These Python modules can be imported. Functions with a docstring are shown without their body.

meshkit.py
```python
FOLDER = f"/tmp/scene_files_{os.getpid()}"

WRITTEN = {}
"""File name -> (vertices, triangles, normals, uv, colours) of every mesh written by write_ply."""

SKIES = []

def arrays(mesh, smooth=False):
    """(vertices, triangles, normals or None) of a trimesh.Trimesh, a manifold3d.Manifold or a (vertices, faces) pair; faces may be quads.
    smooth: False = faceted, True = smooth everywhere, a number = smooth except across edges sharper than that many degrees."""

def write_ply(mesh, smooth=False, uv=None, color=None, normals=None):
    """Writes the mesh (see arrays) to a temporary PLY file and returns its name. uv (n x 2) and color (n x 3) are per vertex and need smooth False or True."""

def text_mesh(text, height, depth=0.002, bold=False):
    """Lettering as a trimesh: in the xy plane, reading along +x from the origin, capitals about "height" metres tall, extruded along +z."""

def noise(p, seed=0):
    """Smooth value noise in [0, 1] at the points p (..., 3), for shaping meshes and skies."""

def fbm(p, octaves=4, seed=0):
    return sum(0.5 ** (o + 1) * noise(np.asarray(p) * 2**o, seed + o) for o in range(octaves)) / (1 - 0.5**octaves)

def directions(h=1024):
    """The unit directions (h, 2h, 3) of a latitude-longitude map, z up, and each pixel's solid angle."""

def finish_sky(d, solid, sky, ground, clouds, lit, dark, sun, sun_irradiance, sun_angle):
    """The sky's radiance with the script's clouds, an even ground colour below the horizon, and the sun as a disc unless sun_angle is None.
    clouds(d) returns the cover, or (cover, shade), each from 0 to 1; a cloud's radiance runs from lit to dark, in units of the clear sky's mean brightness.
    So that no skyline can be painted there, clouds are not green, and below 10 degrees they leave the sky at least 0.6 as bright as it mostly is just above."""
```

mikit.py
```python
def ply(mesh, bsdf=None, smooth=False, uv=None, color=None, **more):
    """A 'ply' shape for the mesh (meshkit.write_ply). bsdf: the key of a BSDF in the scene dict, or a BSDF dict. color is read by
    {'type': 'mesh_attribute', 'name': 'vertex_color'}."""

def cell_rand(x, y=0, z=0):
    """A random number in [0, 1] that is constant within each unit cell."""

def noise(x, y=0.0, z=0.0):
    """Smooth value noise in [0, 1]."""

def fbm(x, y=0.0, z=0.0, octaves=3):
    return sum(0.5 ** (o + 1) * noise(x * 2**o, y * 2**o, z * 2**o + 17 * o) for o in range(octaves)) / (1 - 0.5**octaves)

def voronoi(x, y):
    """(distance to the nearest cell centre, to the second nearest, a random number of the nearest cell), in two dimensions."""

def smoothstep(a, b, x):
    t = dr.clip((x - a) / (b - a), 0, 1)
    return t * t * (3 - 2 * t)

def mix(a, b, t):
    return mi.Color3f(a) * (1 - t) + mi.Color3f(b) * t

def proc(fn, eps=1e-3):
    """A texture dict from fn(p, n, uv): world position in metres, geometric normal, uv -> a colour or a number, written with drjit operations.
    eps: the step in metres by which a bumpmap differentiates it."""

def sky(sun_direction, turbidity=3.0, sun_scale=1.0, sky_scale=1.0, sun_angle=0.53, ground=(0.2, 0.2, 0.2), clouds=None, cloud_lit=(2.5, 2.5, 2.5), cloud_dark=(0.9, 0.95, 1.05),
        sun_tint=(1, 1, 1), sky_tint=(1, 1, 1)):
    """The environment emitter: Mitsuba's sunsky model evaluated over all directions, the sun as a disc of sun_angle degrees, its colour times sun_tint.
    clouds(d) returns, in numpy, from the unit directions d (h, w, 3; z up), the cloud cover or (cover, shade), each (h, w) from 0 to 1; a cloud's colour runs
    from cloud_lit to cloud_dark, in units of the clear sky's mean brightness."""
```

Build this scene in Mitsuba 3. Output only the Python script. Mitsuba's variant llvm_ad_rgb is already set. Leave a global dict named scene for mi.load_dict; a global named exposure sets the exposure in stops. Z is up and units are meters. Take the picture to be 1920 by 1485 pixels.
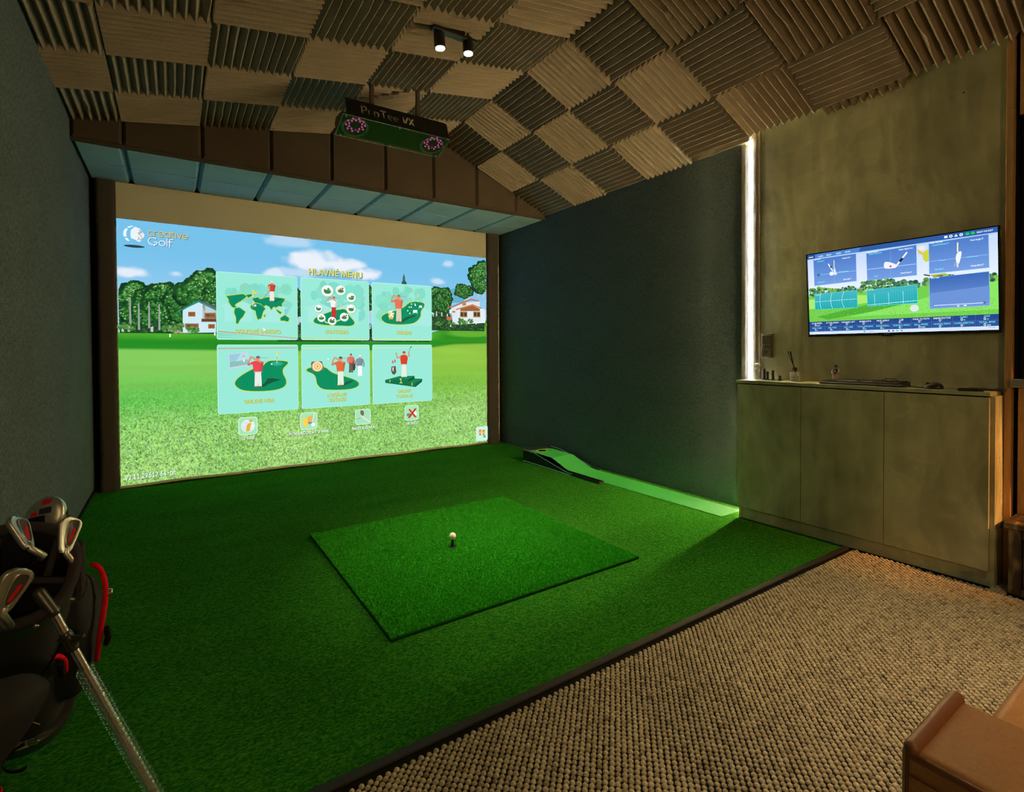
import math, random
import numpy as np, trimesh, mitsuba as mi, drjit as dr
import mikit, meshkit
from shapely.geometry import Polygon, LineString, Point, box as sbox
from shapely import affinity
from shapely.ops import unary_union

T = mi.ScalarTransform4f
scene, labels = {'type': 'scene'}, {}
rng = np.random.default_rng(7)
random.seed(7)

# ---------------------------------------------------------------- camera, light, exposure
EYE = np.array([0.0, 0.0, 1.228])
FW = np.array([0.552682, 0.833260, -0.014862])
UP = np.array([0.012962, 0.009236, 0.999873])
scene['camera'] = {'type': 'perspective', 'fov': 90.0712, 'fov_axis': 'x', 'near_clip': 0.05,
                   'principal_point_offset_y': 0.049331,
                   'to_world': T().look_at(EYE.tolist(), (EYE + FW).tolist(), UP.tolist())}
exposure = 0.0
SCREEN_GAIN = 1.10                      # brightness of the projected picture
LED_RADIANCE = (900.0, 675.0, 290.0)     # vertical LED strip beside the cabinet
SPOT_INTENSITY = (20.0, 15.6, 7.8)        # twin ceiling spotlight above the mat
PENDANT_RADIANCE = (118.0, 80.0, 32.0)  # globe lamp hanging in the lounge behind the camera
LOUNGE = [((2.00, -0.25, 3.05), (2.10, 0.20, 0.0), (20.0, 14.0, 7.2), 29.0), ((-0.40, -0.3, 2.45), (-0.40, 1.75, 0.0), (1.2, 0.7, 0.3), 24.0), ((3.48, -1.30, 2.30), (3.54, 0.80, 0.50), (40.0, 17.0, 4.4), 11.0)]   # place, aim, strength, cut-off


def lin(c):
    c = np.asarray(c, float) / 255.0
    return np.where(c <= 0.04045, c / 12.92, ((c + 0.055) / 1.055) ** 2.4)


def rgb(*c):
    return {'type': 'rgb', 'value': [float(v) for v in c]}


# ---------------------------------------------------------------- naming
def numbered(key):
    if key not in scene and key not in labels:
        return key
    n = 1
    while f'{key}_{n:03d}' in scene or f'{key}_{n:03d}' in labels:
        n += 1
    return f'{key}_{n:03d}'


def thing(name, label, cat, group=None):
    key = numbered(name)
    labels[key] = {'label': label, 'category': cat}
    if group:
        labels[key]['group'] = group
    return key


def struct(name, label=None):
    labels[name] = {'kind': 'structure'}
    if label:
        labels[name]['label'] = label
    return name


def part(parent, name, mesh, bsdf, smooth=False, label=None, kind=None, to_world=None, **more):
    key = numbered(f'{parent}__{name}')
    d = mesh if isinstance(mesh, dict) else mikit.ply(mesh, bsdf, smooth=smooth, **more)
    if to_world is not None:
        d = {**d, 'to_world': to_world}
    scene[key] = d
    if label or kind:
        labels[key] = {k: v for k, v in (('label', label), ('kind', kind)) if v}
    return key


def whole(key, mesh, bsdf, smooth=False, **more):
    scene[key] = mikit.ply(mesh, bsdf, smooth=smooth, **more)
    return key


# ---------------------------------------------------------------- mesh helpers
def TM(v, f):
    return trimesh.Trimesh(np.asarray(v, float), np.asarray(f, int), process=False)


def cat(ms):
    return trimesh.util.concatenate(ms)


def box(x0, x1, y0, y1, z0, z1, b=0.0):
    """box, its edges chamfered by b"""
    if b <= 0:
        return trimesh.creation.box(bounds=[[x0, y0, z0], [x1, y1, z1]])
    pts = []
    for sx in (0, 1):
        for sy in (0, 1):
            for sz in (0, 1):
                x, y, z = (x0, x1)[sx], (y0, y1)[sy], (z0, z1)[sz]
                dx, dy, dz = (b, -b)[sx], (b, -b)[sy], (b, -b)[sz]
                pts += [(x, y + dy, z + dz), (x + dx, y, z + dz), (x + dx, y + dy, z)]
    return trimesh.convex.convex_hull(np.array(pts))


def frame(d):
    d = np.asarray(d, float)
    d = d / np.linalg.norm(d)
    a = np.cross(d, [0, 0, 1] if abs(d[2]) < 0.9 else [1, 0, 0])
    a /= np.linalg.norm(a)
    return a, np.cross(d, a), d


def tube(points, r, sides=10, caps=True):
    p = np.asarray(points, float)
    rr = np.broadcast_to(np.asarray(r, float), (len(p),))
    t = np.gradient(p, axis=0)
    t /= np.linalg.norm(t, axis=1, keepdims=True) + 1e-12
    a, b, _ = frame(t[0])
    rings = []
    for i in range(len(p)):
        a = a - t[i] * (a @ t[i])
        a /= np.linalg.norm(a)
        b = np.cross(t[i], a)
        ang = np.arange(sides) * 2 * np.pi / sides
        rings.append(p[i] + rr[i] * (np.cos(ang)[:, None] * a + np.sin(ang)[:, None] * b))
    v = np.vstack(rings)
    f = []
    for i in range(len(p) - 1):
        for j in range(sides):
            k = (j + 1) % sides
            f += [[i * sides + j, i * sides + k, (i + 1) * sides + k], [i * sides + j, (i + 1) * sides + k, (i + 1) * sides + j]]
    if caps:
        n = len(v)
        v = np.vstack([v, p[0], p[-1]])
        for j in range(sides):
            k = (j + 1) % sides
            f += [[n, k, j], [n + 1, (len(p) - 1) * sides + j, (len(p) - 1) * sides + k]]
    return TM(v, f)


def lathe(profile, n=32, at=(0, 0, 0)):
    m = trimesh.creation.revolve(np.asarray(profile, float), sections=n)
    m.apply_translation(at)
    return m


def loft(rings, cap0=True, cap1=True):
    """rings: list of (n,3) arrays"""
    n = len(rings[0])
    v = np.vstack(rings)
    f = []
    for i in range(len(rings) - 1):
        for j in range(n):
            k = (j + 1) % n
            f += [[i * n + j, i * n + k, (i + 1) * n + k], [i * n + j, (i + 1) * n + k, (i + 1) * n + j]]
    if cap0:
        v = np.vstack([v, rings[0].mean(0)])
        f += [[len(v) - 1, (j + 1) % n, j] for j in range(n)]
    if cap1:
        v = np.vstack([v, rings[-1].mean(0)])
        b = (len(rings) - 1) * n
        f += [[len(v) - 1, b + j, b + (j + 1) % n] for j in range(n)]
    return TM(v, f)


def extrude(poly, h):
    gs = getattr(poly, 'geoms', [poly])
    return cat([trimesh.creation.extrude_polygon(g, h, engine='earcut') for g in gs if g.area > 1e-9])


def basis(m, o, ex, ey, ez):
    """moves a mesh from local axes to origin o and axes ex, ey, ez"""
    M = np.eye(4)
    M[:3, 0], M[:3, 1], M[:3, 2], M[:3, 3] = ex, ey, ez, o
    m = m.copy()
    m.apply_transform(M)
    return m


def grid(us, vs, fn):
    """surface fn(u, v) -> (..., 3) on a grid; faces towards du x dv"""
    U, V = np.meshgrid(us, vs)
    P = np.asarray(fn(U.ravel(), V.ravel()), float)
    if P.shape[0] == 3 and P.shape[1] != 3:
        P = P.T
    n, m = len(us), len(vs)
    i = (np.arange(m - 1)[:, None] * n + np.arange(n - 1)[None]).ravel()
    return TM(P, np.vstack([np.stack([i, i + 1, i + n + 1], 1), np.stack([i, i + n + 1, i + n], 1)]))


# ---------------------------------------------------------------- materials
nz, fb, mix, sst = mikit.noise, mikit.fbm, mikit.mix, mikit.smoothstep


def C(*c):
    return mi.Color3f(*[float(x) for x in c])


def mat(name, d, two=True):
    scene[name] = {'type': 'twosided', 'b': d} if two else d
    return name


def diffuse(name, col):
    return mat(name, {'type': 'diffuse', 'reflectance': col if isinstance(col, dict) else rgb(*col)})


def pri(name, col, rough=0.5, metal=0.0, spec=0.5, **k):
    return mat(name, {'type': 'principled', 'base_color': col if isinstance(col, dict) else rgb(*col), 'roughness': rough,
                      'metallic': metal, 'specular': spec, **k})


def f_foam(p, n, uv):
    s = nz(p.x * 420, p.y * 420, p.z * 420)
    g = nz(p.x * 9, p.y * 9, p.z * 9)
    spark = sst(0.90, 0.97, nz(p.x * 230 + 7, p.y * 230, p.z * 230))
    return C(0.265, 0.215, 0.178) * (0.72 + 0.36 * s) * (0.9 + 0.2 * g) * (1 + 0.7 * spark)


def f_foam_screenlit(p, n, uv):
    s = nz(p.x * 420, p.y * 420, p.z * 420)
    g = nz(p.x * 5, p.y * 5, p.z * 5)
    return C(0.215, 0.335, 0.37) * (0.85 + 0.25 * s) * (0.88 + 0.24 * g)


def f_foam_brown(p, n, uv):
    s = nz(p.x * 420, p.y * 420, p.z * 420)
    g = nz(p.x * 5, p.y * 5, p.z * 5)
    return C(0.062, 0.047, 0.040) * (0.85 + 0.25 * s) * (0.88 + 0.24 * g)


def f_felt(p, n, uv):
    s = nz(p.x * 260, p.y * 260, p.z * 200)
    s2 = nz(p.x * 90, p.y * 90, p.z * 60 + 5)
    g = nz(p.x * 5, p.y * 5, p.z * 5)
    return C(0.103, 0.134, 0.154) * (0.35 + 0.95 * s * s + 0.35 * s2) * (0.93 + 0.14 * g)


def f_turf(p, n, uv):
    s = nz(p.x * 230, p.y * 420, 0)
    s2 = nz(p.x * 110 + 9, p.y * 170, 3)
    g = nz(p.x * 2.9, p.y * 6.3, 1)
    k = (0.55 + 0.65 * s * s + 0.25 * s2) * (0.90 + 0.20 * g)
    return mix(C(0.007, 0.110, 0.010), C(0.042, 0.182, 0.018), s2) * k


def f_concrete(p, n, uv):
    h = p.y + p.x
    a = fb(h * 3.1 + 1.6 * nz(h * 2.6, p.z * 1.7, 3), p.z * 1.2, 1, 3)
    st = fb(h * 21 + 3 * a, p.z * 3.2, 5, 2)
    b = fb(h * 13 + 5 * a, p.z * 9, 2, 3)
    flake = sst(0.52, 0.56, b) * sst(0.60, 0.56, b) * sst(0.40, 0.62, a)
    crack = sst(0.012, 0.0, dr.abs(b - 0.47)) * sst(0.45, 0.65, st)
    k = 0.76 + 0.30 * a + 0.13 * (sst(0.3, 0.7, st) - 0.5) + 0.40 * (b - 0.5) + 0.10 * flake - 0.05 * crack
    return mix(C(0.335, 0.325, 0.208), C(0.415, 0.398, 0.262), sst(0.3, 0.7, a)) * k


def f_wood(p, n, uv):
    g = fb(p.x * 90, p.y * 90, p.z * 2.5, 2)
    r = nz(p.x * 420, p.y * 420, p.z * 14)
    return mix(C(0.36, 0.185, 0.075), C(0.52, 0.30, 0.13), g) * (0.82 + 0.3 * r)


def f_crate(p, n, uv):
    g = fb(p.x * 14, p.y * 70, p.z * 14, 2)
    w = sst(0.42, 0.66, fb(p.x * 6 + 3, p.y * 24, p.z * 6, 3))
    return mix(C(0.055, 0.032, 0.02), C(0.34, 0.23, 0.12), w) * (0.55 + 0.8 * g)


def f_leather(p, n, uv):
    g = fb(p.x * 7, p.y * 7, p.z * 7, 2)
    s = nz(p.x * 260, p.y * 260, p.z * 260)
    return mix(C(0.165, 0.070, 0.022), C(0.285, 0.135, 0.043), g) * (0.86 + 0.25 * s)


def f_wrinkle(p, n, uv):
    return 0.5 * fb(p.x * 30, p.y * 30, p.z * 30, 2)


diffuse('foam', mikit.proc(f_foam))
diffuse('foam_screenlit', mikit.proc(f_foam_screenlit))  # same foam as the beam front, teal screen light painted into its colour
diffuse('foam_brown', mikit.proc(f_foam_brown))  # same foam as the beam underside, the dark copy without screen light
diffuse('felt', mikit.proc(f_felt))
mat('turf', {'type': 'diffuse', 'reflectance': mikit.proc(f_turf)})
pri('concrete', mikit.proc(f_concrete), 0.55, spec=0.3)
pri('wood', mikit.proc(f_wood), 0.5, spec=0.35)
pri('old_wood', mikit.proc(f_crate), 0.55, spec=0.35)
scene['leather'] = {'type': 'twosided', 'b': {'type': 'bumpmap', 'scale': 0.004, 'arbitrary': mikit.proc(f_wrinkle, 0.002),
                    'bsdf': {'type': 'principled', 'base_color': mikit.proc(f_leather), 'roughness': 0.48, 'specular': 0.4}}}
pri('leather_dark', (0.13, 0.045, 0.018), 0.5, spec=0.4)
diffuse('black_fabric', (0.022, 0.021, 0.024))
diffuse('black_net', (0.035, 0.033, 0.034))
diffuse('charcoal_fabric', (0.030, 0.031, 0.036))
diffuse('grey_lining', (0.030, 0.027, 0.034))
diffuse('column_cloth', (0.055, 0.047, 0.043))
diffuse('white_cloth', (0.50, 0.46, 0.37))
diffuse('plain_wall', (0.30, 0.26, 0.22))
diffuse('matt_black', (0.012, 0.011, 0.012))
diffuse('red_trim', (0.55, 0.012, 0.025))
pri('black_plastic', (0.016, 0.015, 0.015), 0.35)
pri('gloss_black', (0.006, 0.006, 0.007), 0.06, spec=0.6, clearcoat=0.6)
pri('rubber', (0.012, 0.012, 0.013), 0.6, spec=0.3)
pri('steel', (0.62, 0.60, 0.57), 0.22, 1.0)
pri('brushed', (0.55, 0.53, 0.50), 0.38, 1.0)
pri('aluminium', (0.75, 0.74, 0.73), 0.25, 1.0)
pri('white_gloss', (0.82, 0.80, 0.76), 0.3)
pri('chrome_bright', (0.8, 0.8, 0.8), 0.12, 1.0)
pri('green_mat', (0.055, 0.40, 0.09), 0.7, spec=0.2)
pri('beige_profile', (0.27, 0.215, 0.125), 0.55, spec=0.3)
pri('beige_rib', (0.20, 0.155, 0.085), 0.6, spec=0.3)
pri('brown_profile', (0.28, 0.19, 0.10), 0.6, spec=0.3)
pri('tape_edge', (0.022, 0.021, 0.022), 0.6, spec=0.2)
diffuse('skin', (0.48, 0.24, 0.14))
diffuse('navy', (0.015, 0.045, 0.13))
diffuse('off_white', (0.66, 0.55, 0.52))
diffuse('gold', (0.62, 0.50, 0.12))
scene['clear_bubble'] = {'type': 'dielectric', 'int_ior': 1.30}
scene['clear_film'] = {'type': 'thindielectric', 'int_ior': 1.35}
scene['acrylic'] = {'type': 'thindielectric', 'int_ior': 1.49}
scene['bottle_glass'] = {'type': 'thindielectric', 'int_ior': 1.5}
scene['pane_glass'] = {'type': 'thindielectric', 'int_ior': 1.5}
scene['blade'] = {'type': 'twosided', 'b': {'type': 'diffuse', 'reflectance': {'type': 'mesh_attribute', 'name': 'vertex_color'}}}

# ---------------------------------------------------------------- room shell
XL, XR, YB, YF = -0.587, 3.629, 5.95, -2.6       # left wall, right wall, wall behind the screen, wall behind the camera
YS = 5.732                                         # the projection screen
SL, SR = 0.165, -0.425                             # slopes of the two halves of the ceiling
ZL0, ZR0 = 2.960, 4.297                            # their heights (of the foam tips) at x = 0
XRIDGE = (ZR0 - ZL0) / (SL - SR)
aL, aR = math.atan(SL), math.atan(SR)
DEEP = 0.070                                       # foam depth from backing to tip

struct('floor')
whole('floor', box(XL - 0.1, XR + 0.1, YF - 0.1, YB + 0.1, -0.10, -0.012), 'plain_wall')
turf = thing('artificial_turf', 'dark green felt turf carpet covering the floor in front of the projection screen', 'artificial turf')
whole(turf, box(XL, 3.629, 1.475, YB, -0.012, 0.0), 'turf')

struct('wall_left', 'left wall covered in dark grey felt')
whole('wall_left', box(XL - 0.1, XL, YF, YB, -0.1, 3.4), 'felt')
struct('baseboard_left', 'thin black strip along the foot of the left wall')
whole('baseboard_left', box(XL, XL + 0.006, YF, 5.7, 0.0, 0.035, 0.002), 'matt_black')
struct('wall_right', 'right wall, dark grey felt towards the screen and concrete look panel behind the television')
part('wall_right', 'felt_panel', box(XR, XR + 0.1, 2.285, YB, -0.1, 3.3), 'felt', label='dark grey felt covering')
part('wall_right', 'concrete_panel', box(XR + 0.001, XR + 0.1, 0.803, 2.140, -0.1, 3.3, 0.002), 'concrete', label='grey brown concrete look board')
part('wall_right', 'backing', box(XR + 0.03, XR + 0.12, 0.79, 2.30, -0.1, 3.3), 'matt_black')
part('wall_right', 'plain_section', box(XR + 0.02, XR + 0.12, YF, -0.25, -0.1, 3.3), 'plain_wall')
for y, z in ((2.113, 2.722), (0.98, 2.62)):
    part('wall_right', 'screw', lathe([(0, 0), (0.004, 0), (0.004, 0.002), (0, 0.002)], 10).apply_transform(
        trimesh.transformations.rotation_matrix(-math.pi / 2, [0, 1, 0])).apply_translation([XR + 0.001, y, z]), 'matt_black')
struct('wall_back', 'wall behind the projection screen')
whole('wall_back', box(XL - 0.1, XR + 0.1, YB, YB + 0.1, -0.1, 3.6), 'matt_black')
struct('wall_front', 'wall behind the camera')
whole('wall_front', box(XL - 0.1, XR + 0.12, YF - 0.1, YF, -0.1, 3.6), 'plain_wall')

# ceiling: two sloping boards, tiled with wedge foam
uL, nL = np.array([math.cos(aL), 0, math.sin(aL)]), np.array([-math.sin(aL), 0, math.cos(aL)])
uR, nR = np.array([math.cos(aR), 0, math.sin(aR)]), np.array([-math.sin(aR), 0, math.cos(aR)])
EY = np.array([0, 1.0, 0])


def on_left(u, y, up=0.0):
    return np.array([0, 0, ZL0]) + uL * u + EY * y + nL * up


def on_right(u, y, up=0.0):
    return np.array([0, 0, ZR0]) + uR * u + EY * y + nR * up


struct('ceiling', 'pitched ceiling tiled with grooved acoustic foam')
ul0, ul1 = XL / math.cos(aL) - 0.1, XRIDGE / math.cos(aL) - DEEP * math.tan((aL - aR) / 2) * -1
ur0, ur1 = XRIDGE / math.cos(aR) - 0.03, XR / math.cos(aR) + 0.15
slab = lambda fn, u0, u1: trimesh.convex.convex_hull(np.array([fn(u, y, h) for u in (u0, u1) for y in (YF - 0.1, YB + 0.1) for h in (DEEP, DEEP + 0.06)]))
part('ceiling', 'left_board', slab(on_left, ul0, ul1), 'foam_screenlit', label='gently sloping left half')
part('ceiling', 'right_board', slab(on_right, ur0, ur1), 'foam_screenlit', label='steeper right half')


def foam_tile(w, l, ridges, seed, wob):
    """a foam slab with wedge ridges hanging down; ridges run along local y, origin at one corner of the backing"""
    r = np.random.default_rng(seed)
    ny = 9
    ys = np.linspace(0.001, l - 0.001, ny)
    pit = w / ridges
    xs, zs = [], []
    for k in range(ridges):
        xs += [k * pit + 0.0005, k * pit + pit * 0.455, k * pit + pit * 0.545]
        zs += [-0.018, -DEEP + 0.0015, -DEEP + 0.0015]
    xs.append(w - 0.0005)
    zs.append(-0.018)
    nx = len(xs)
    P = np.zeros((ny, nx, 3))
    for j, y in enumerate(ys):
        P[j, :, 0], P[j, :, 1], P[j, :, 2] = xs, y, zs
    for k in range(ridges):                                   # tips that wander, as soft foam does
        a, ph, q = r.normal(0, wob), r.uniform(0, 6.28), r.uniform(0.6, 1.7)
        s = a * np.sin(ph + q * np.linspace(0, 3.1, ny)) + r.normal(0, wob * 0.25, ny)
        kink = r.random() < 0.12
        if kink:
            s += 0.010 * np.exp(-((np.arange(ny) - r.integers(2, 7)) / 1.2) ** 2)
        P[:, 3 * k + 1, 0] += s
        P[:, 3 * k + 2, 0] += s
        P[:, 3 * k + 1:3 * k + 3, 2] += np.abs(s)[:, None] * 0.3
    v = P.reshape(-1, 3)
    f = []
    for j in range(ny - 1):
        for i in range(nx - 1):
            a = j * nx + i
            f += [[a, a + nx + 1, a + 1], [a, a + nx, a + nx + 1]]
    n = len(v)
    top = np.array([[x, y, 0] for y in (ys[0], ys[-1]) for x in xs])
    v = np.vstack([v, top])
    for i in range(nx - 1):                                   # zigzag end faces
        f += [[i, i + 1, n + i + 1], [i, n + i + 1, n + i]]
        b = (ny - 1) * nx + i
        f += [[b, n + nx + i + 1, b + 1], [b, n + nx + i, n + nx + i + 1]]
    for i in (0, nx - 1):                                     # side faces
        f += [[i, n + i, n + nx + i], [i, n + nx + i, (ny - 1) * nx + i]]
    return TM(v, f)


PITCH = 0.506
rows = [4.742 - PITCH * k for k in range(13)]
foam_dicts = {}


def tile_dict(w, l, ridges, seed, wob):
    k = (round(w, 3), round(l, 3), ridges, seed, wob)
    if k not in foam_dicts:
        foam_dicts[k] = mikit.ply(foam_tile(w, l, ridges, seed, wob), 'foam')
    return foam_dicts[k]


def put_tile(fn, u_axis, n_axis, u0, u1, y0, y1, along_y, seed):
    wu, wy = u1 - u0, y1 - y0
    wob = 0.0022 if seed % 3 else 0.004
    if along_y:
        d = tile_dict(wu, wy, max(2, round(wu / 0.05)), seed, wob)
        o, ex, ey = fn(u0, y0, DEEP), u_axis, EY
    else:
        d = tile_dict(wy, wu, max(2, round(wy / 0.05)), seed, wob)
        o, ex, ey = fn(u0, y1, DEEP), -EY, u_axis
    M = np.eye(4)
    M[:3, 0], M[:3, 1], M[:3, 2], M[:3, 3] = ex, ey, n_axis, o
    part('ceiling', 'foam_tile', d, None, to_world=T(M.tolist()))


colsL = [XL / math.cos(aL)] + [-0.297 + PITCH * k for k in range(5)] + [XRIDGE / math.cos(aL) + 0.012]
colsR = [XRIDGE / math.cos(aR) + 0.008, 2.933, 3.428, XR / math.cos(aR) - 0.004]
for k, y1 in enumerate(rows[:10]):
    y0 = rows[k + 1] + 0.004
    for c in range(6):
        put_tile(on_left, uL, nL, colsL[c], colsL[c + 1] - 0.004, y0, y1, (k + c) % 2 == 0, 1 + (k * 3 + c * 5) % 5)
    for c in range(3):
        put_tile(on_right, uR, nR, colsR[c], (3.885 if c == 2 and y1 < 2.3 else colsR[c + 1]) - 0.004, y0, y1, (k + c) % 2 == 0, 1 + (k * 2 + c * 3) % 5)

put_tile(on_right, uR, nR, 3.887, 3.938, 1.235, 1.70, False, 2)

# the lowered beam over the screen, clad in flat foam panels with chamfered edges
def inset(poly, d):
    poly = np.asarray(poly, float)
    n = len(poly)
    lines = []
    for i in range(n):
        a, b = poly[i], poly[(i + 1) % n]
        t = (b - a) / np.linalg.norm(b - a)
        nrm = np.array([-t[1], t[0]])
        lines.append((a + nrm * np.broadcast_to(d, n)[i], t))
    out = []
    for i in range(n):
        (p, t), (q, s) = lines[i - 1], lines[i]
        A = np.array([t, -s]).T
        k = np.linalg.solve(A, q - p)
        out.append(p + t * k[0])
    return np.array(out)


def pillow(poly, thick, bevel, drop):
    """flat panel over a convex polygon (counter-clockwise, local xy), face at +z, edges chamfered"""
    P = inset(poly, 0.0015)
    bevel = np.broadcast_to(bevel, len(poly))
    Q, Q2 = inset(poly, bevel), inset(poly, bevel * 0.86)
    h0, h1 = thick - drop, thick
    rings = [np.c_[P, np.zeros(len(P))], np.c_[P, np.full(len(P), h0)], np.c_[Q2, np.full(len(P), h1 - 0.0025)], np.c_[Q, np.full(len(P), h1)]]
    return loft(rings)


YFAS, ZLIP = 4.742, 2.748
struct('trim_1', 'lowered beam over the projection screen')
part('trim_1', 'beam_core', box(XL + 0.001, XR - 0.001, YFAS + 0.045, YB, 2.785, 3.45), 'matt_black')
ztop = lambda x: min(ZL0 + SL * x, ZR0 + SR * x) + DEEP
seams = [XL] + [-0.29 + 0.5 * k for k in range(8)] + [XR]
seams[-2] = 3.212
face = lambda m: basis(m, np.array([0, YFAS + 0.045, 0]), np.array([1, 0, 0]), np.array([0, 0, 1]), np.array([0, -1, 0]))
for a, b in zip(seams[:-1], seams[1:]):
    top = [(b, ztop(b))] + ([(XRIDGE, ztop(XRIDGE))] if a < XRIDGE < b else []) + [(a, ztop(a))]
    if b == XR:
        top = [(b, max(ztop(b), ZLIP + 0.05)), (a, ztop(a))]
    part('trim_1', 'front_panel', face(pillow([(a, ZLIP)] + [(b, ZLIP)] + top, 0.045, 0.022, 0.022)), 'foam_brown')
under = lambda m, z: basis(m, np.array([0, 0, z]), np.array([1, 0, 0]), np.array([0, -1, 0]), np.array([0, 0, -1]))
for y0, y1, bv in ((YFAS + 0.040, 5.233, (0.004, 0.026, 0.008, 0.026)), (5.245, 5.730, (0.026, 0.026, 0.004, 0.026))):
    for a, b in zip(seams[:-1], seams[1:]):
        part('trim_1', 'lower_panel', under(pillow([(a, -y1), (b, -y1), (b, -y0), (a, -y0)], 0.055, bv, 0.042), 2.785), 'foam_screenlit')

strip = trimesh.convex.convex_hull(np.array([(x, y, z) for x in (XL + 0.002, XR - 0.002) for y, z in ((YFAS + 0.004, 2.7475), (YFAS + 0.046, 2.7475), (YFAS + 0.046, 2.733), (YFAS + 0.034, 2.733), (YFAS + 0.006, 2.741))]))
part('trim_1', 'edge_strip', strip, 'foam_brown', label='dark lower edge of the beam')  # front chamfer of the lower panels, shaded by using the dark foam copy

# LED profile panel between felt and concrete (the lamp itself is a thing below)
struct('trim_2', 'vertical beige profile around the light strip')
part('trim_2', 'backing', box(XR - 0.006, XR + 0.05, 2.168, 2.290, 0.0, 2.86, 0.001), 'beige_profile')
part('trim_2', 'edge_strip', box(XR - 0.004, XR + 0.05, 2.141, 2.167, 0.0, 2.86, 0.001), 'brown_profile', label='narrow brown edge strip')
ribs = [box(XR - 0.0085, XR - 0.005, y0, y1, z, z + 0.006) for z in np.arange(0.02, 2.82, 0.017) for y0, y1 in ((2.176, 2.196), (2.252, 2.283))]
part('trim_2', 'ribs', cat(ribs), 'beige_rib', kind='stuff', label='fine horizontal ribs')

# door beside the concrete panel
struct('door_1', 'wood framed glass door at the right edge')
part('door_1', 'jamb', box(3.585, 3.75, 0.768, 0.797, 0.0, 2.445, 0.002), 'wood', label='orange brown wooden jamb')
part('door_1', 'jamb_top', box(3.587, 3.75, 0.768, 0.797, 2.447, 2.95, 0.002), 'wood', label='orange brown wooden upper jamb')
part('door_1', 'seal', box(3.625, 3.75, 0.742, 0.768, 0.0, 2.95), 'matt_black')
part('door_1', 'transom', box(3.600, 3.70, -0.25, 0.750, 2.405, 2.95, 0.002), 'wood', label='wooden panel above the glass')
part('door_1', 'lower_panel', box(3.605, 3.66, -0.25, 0.748, 0.0, 1.015, 0.002), 'wood', label='wooden lower panel')
part('door_1', 'leaf_frame', cat([box(3.612, 3.66, 0.715, 0.742, 1.06, 2.40, 0.001), box(3.612, 3.66, -0.25, -0.2, 1.06, 2.40, 0.001)]), 'matt_black')
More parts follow.
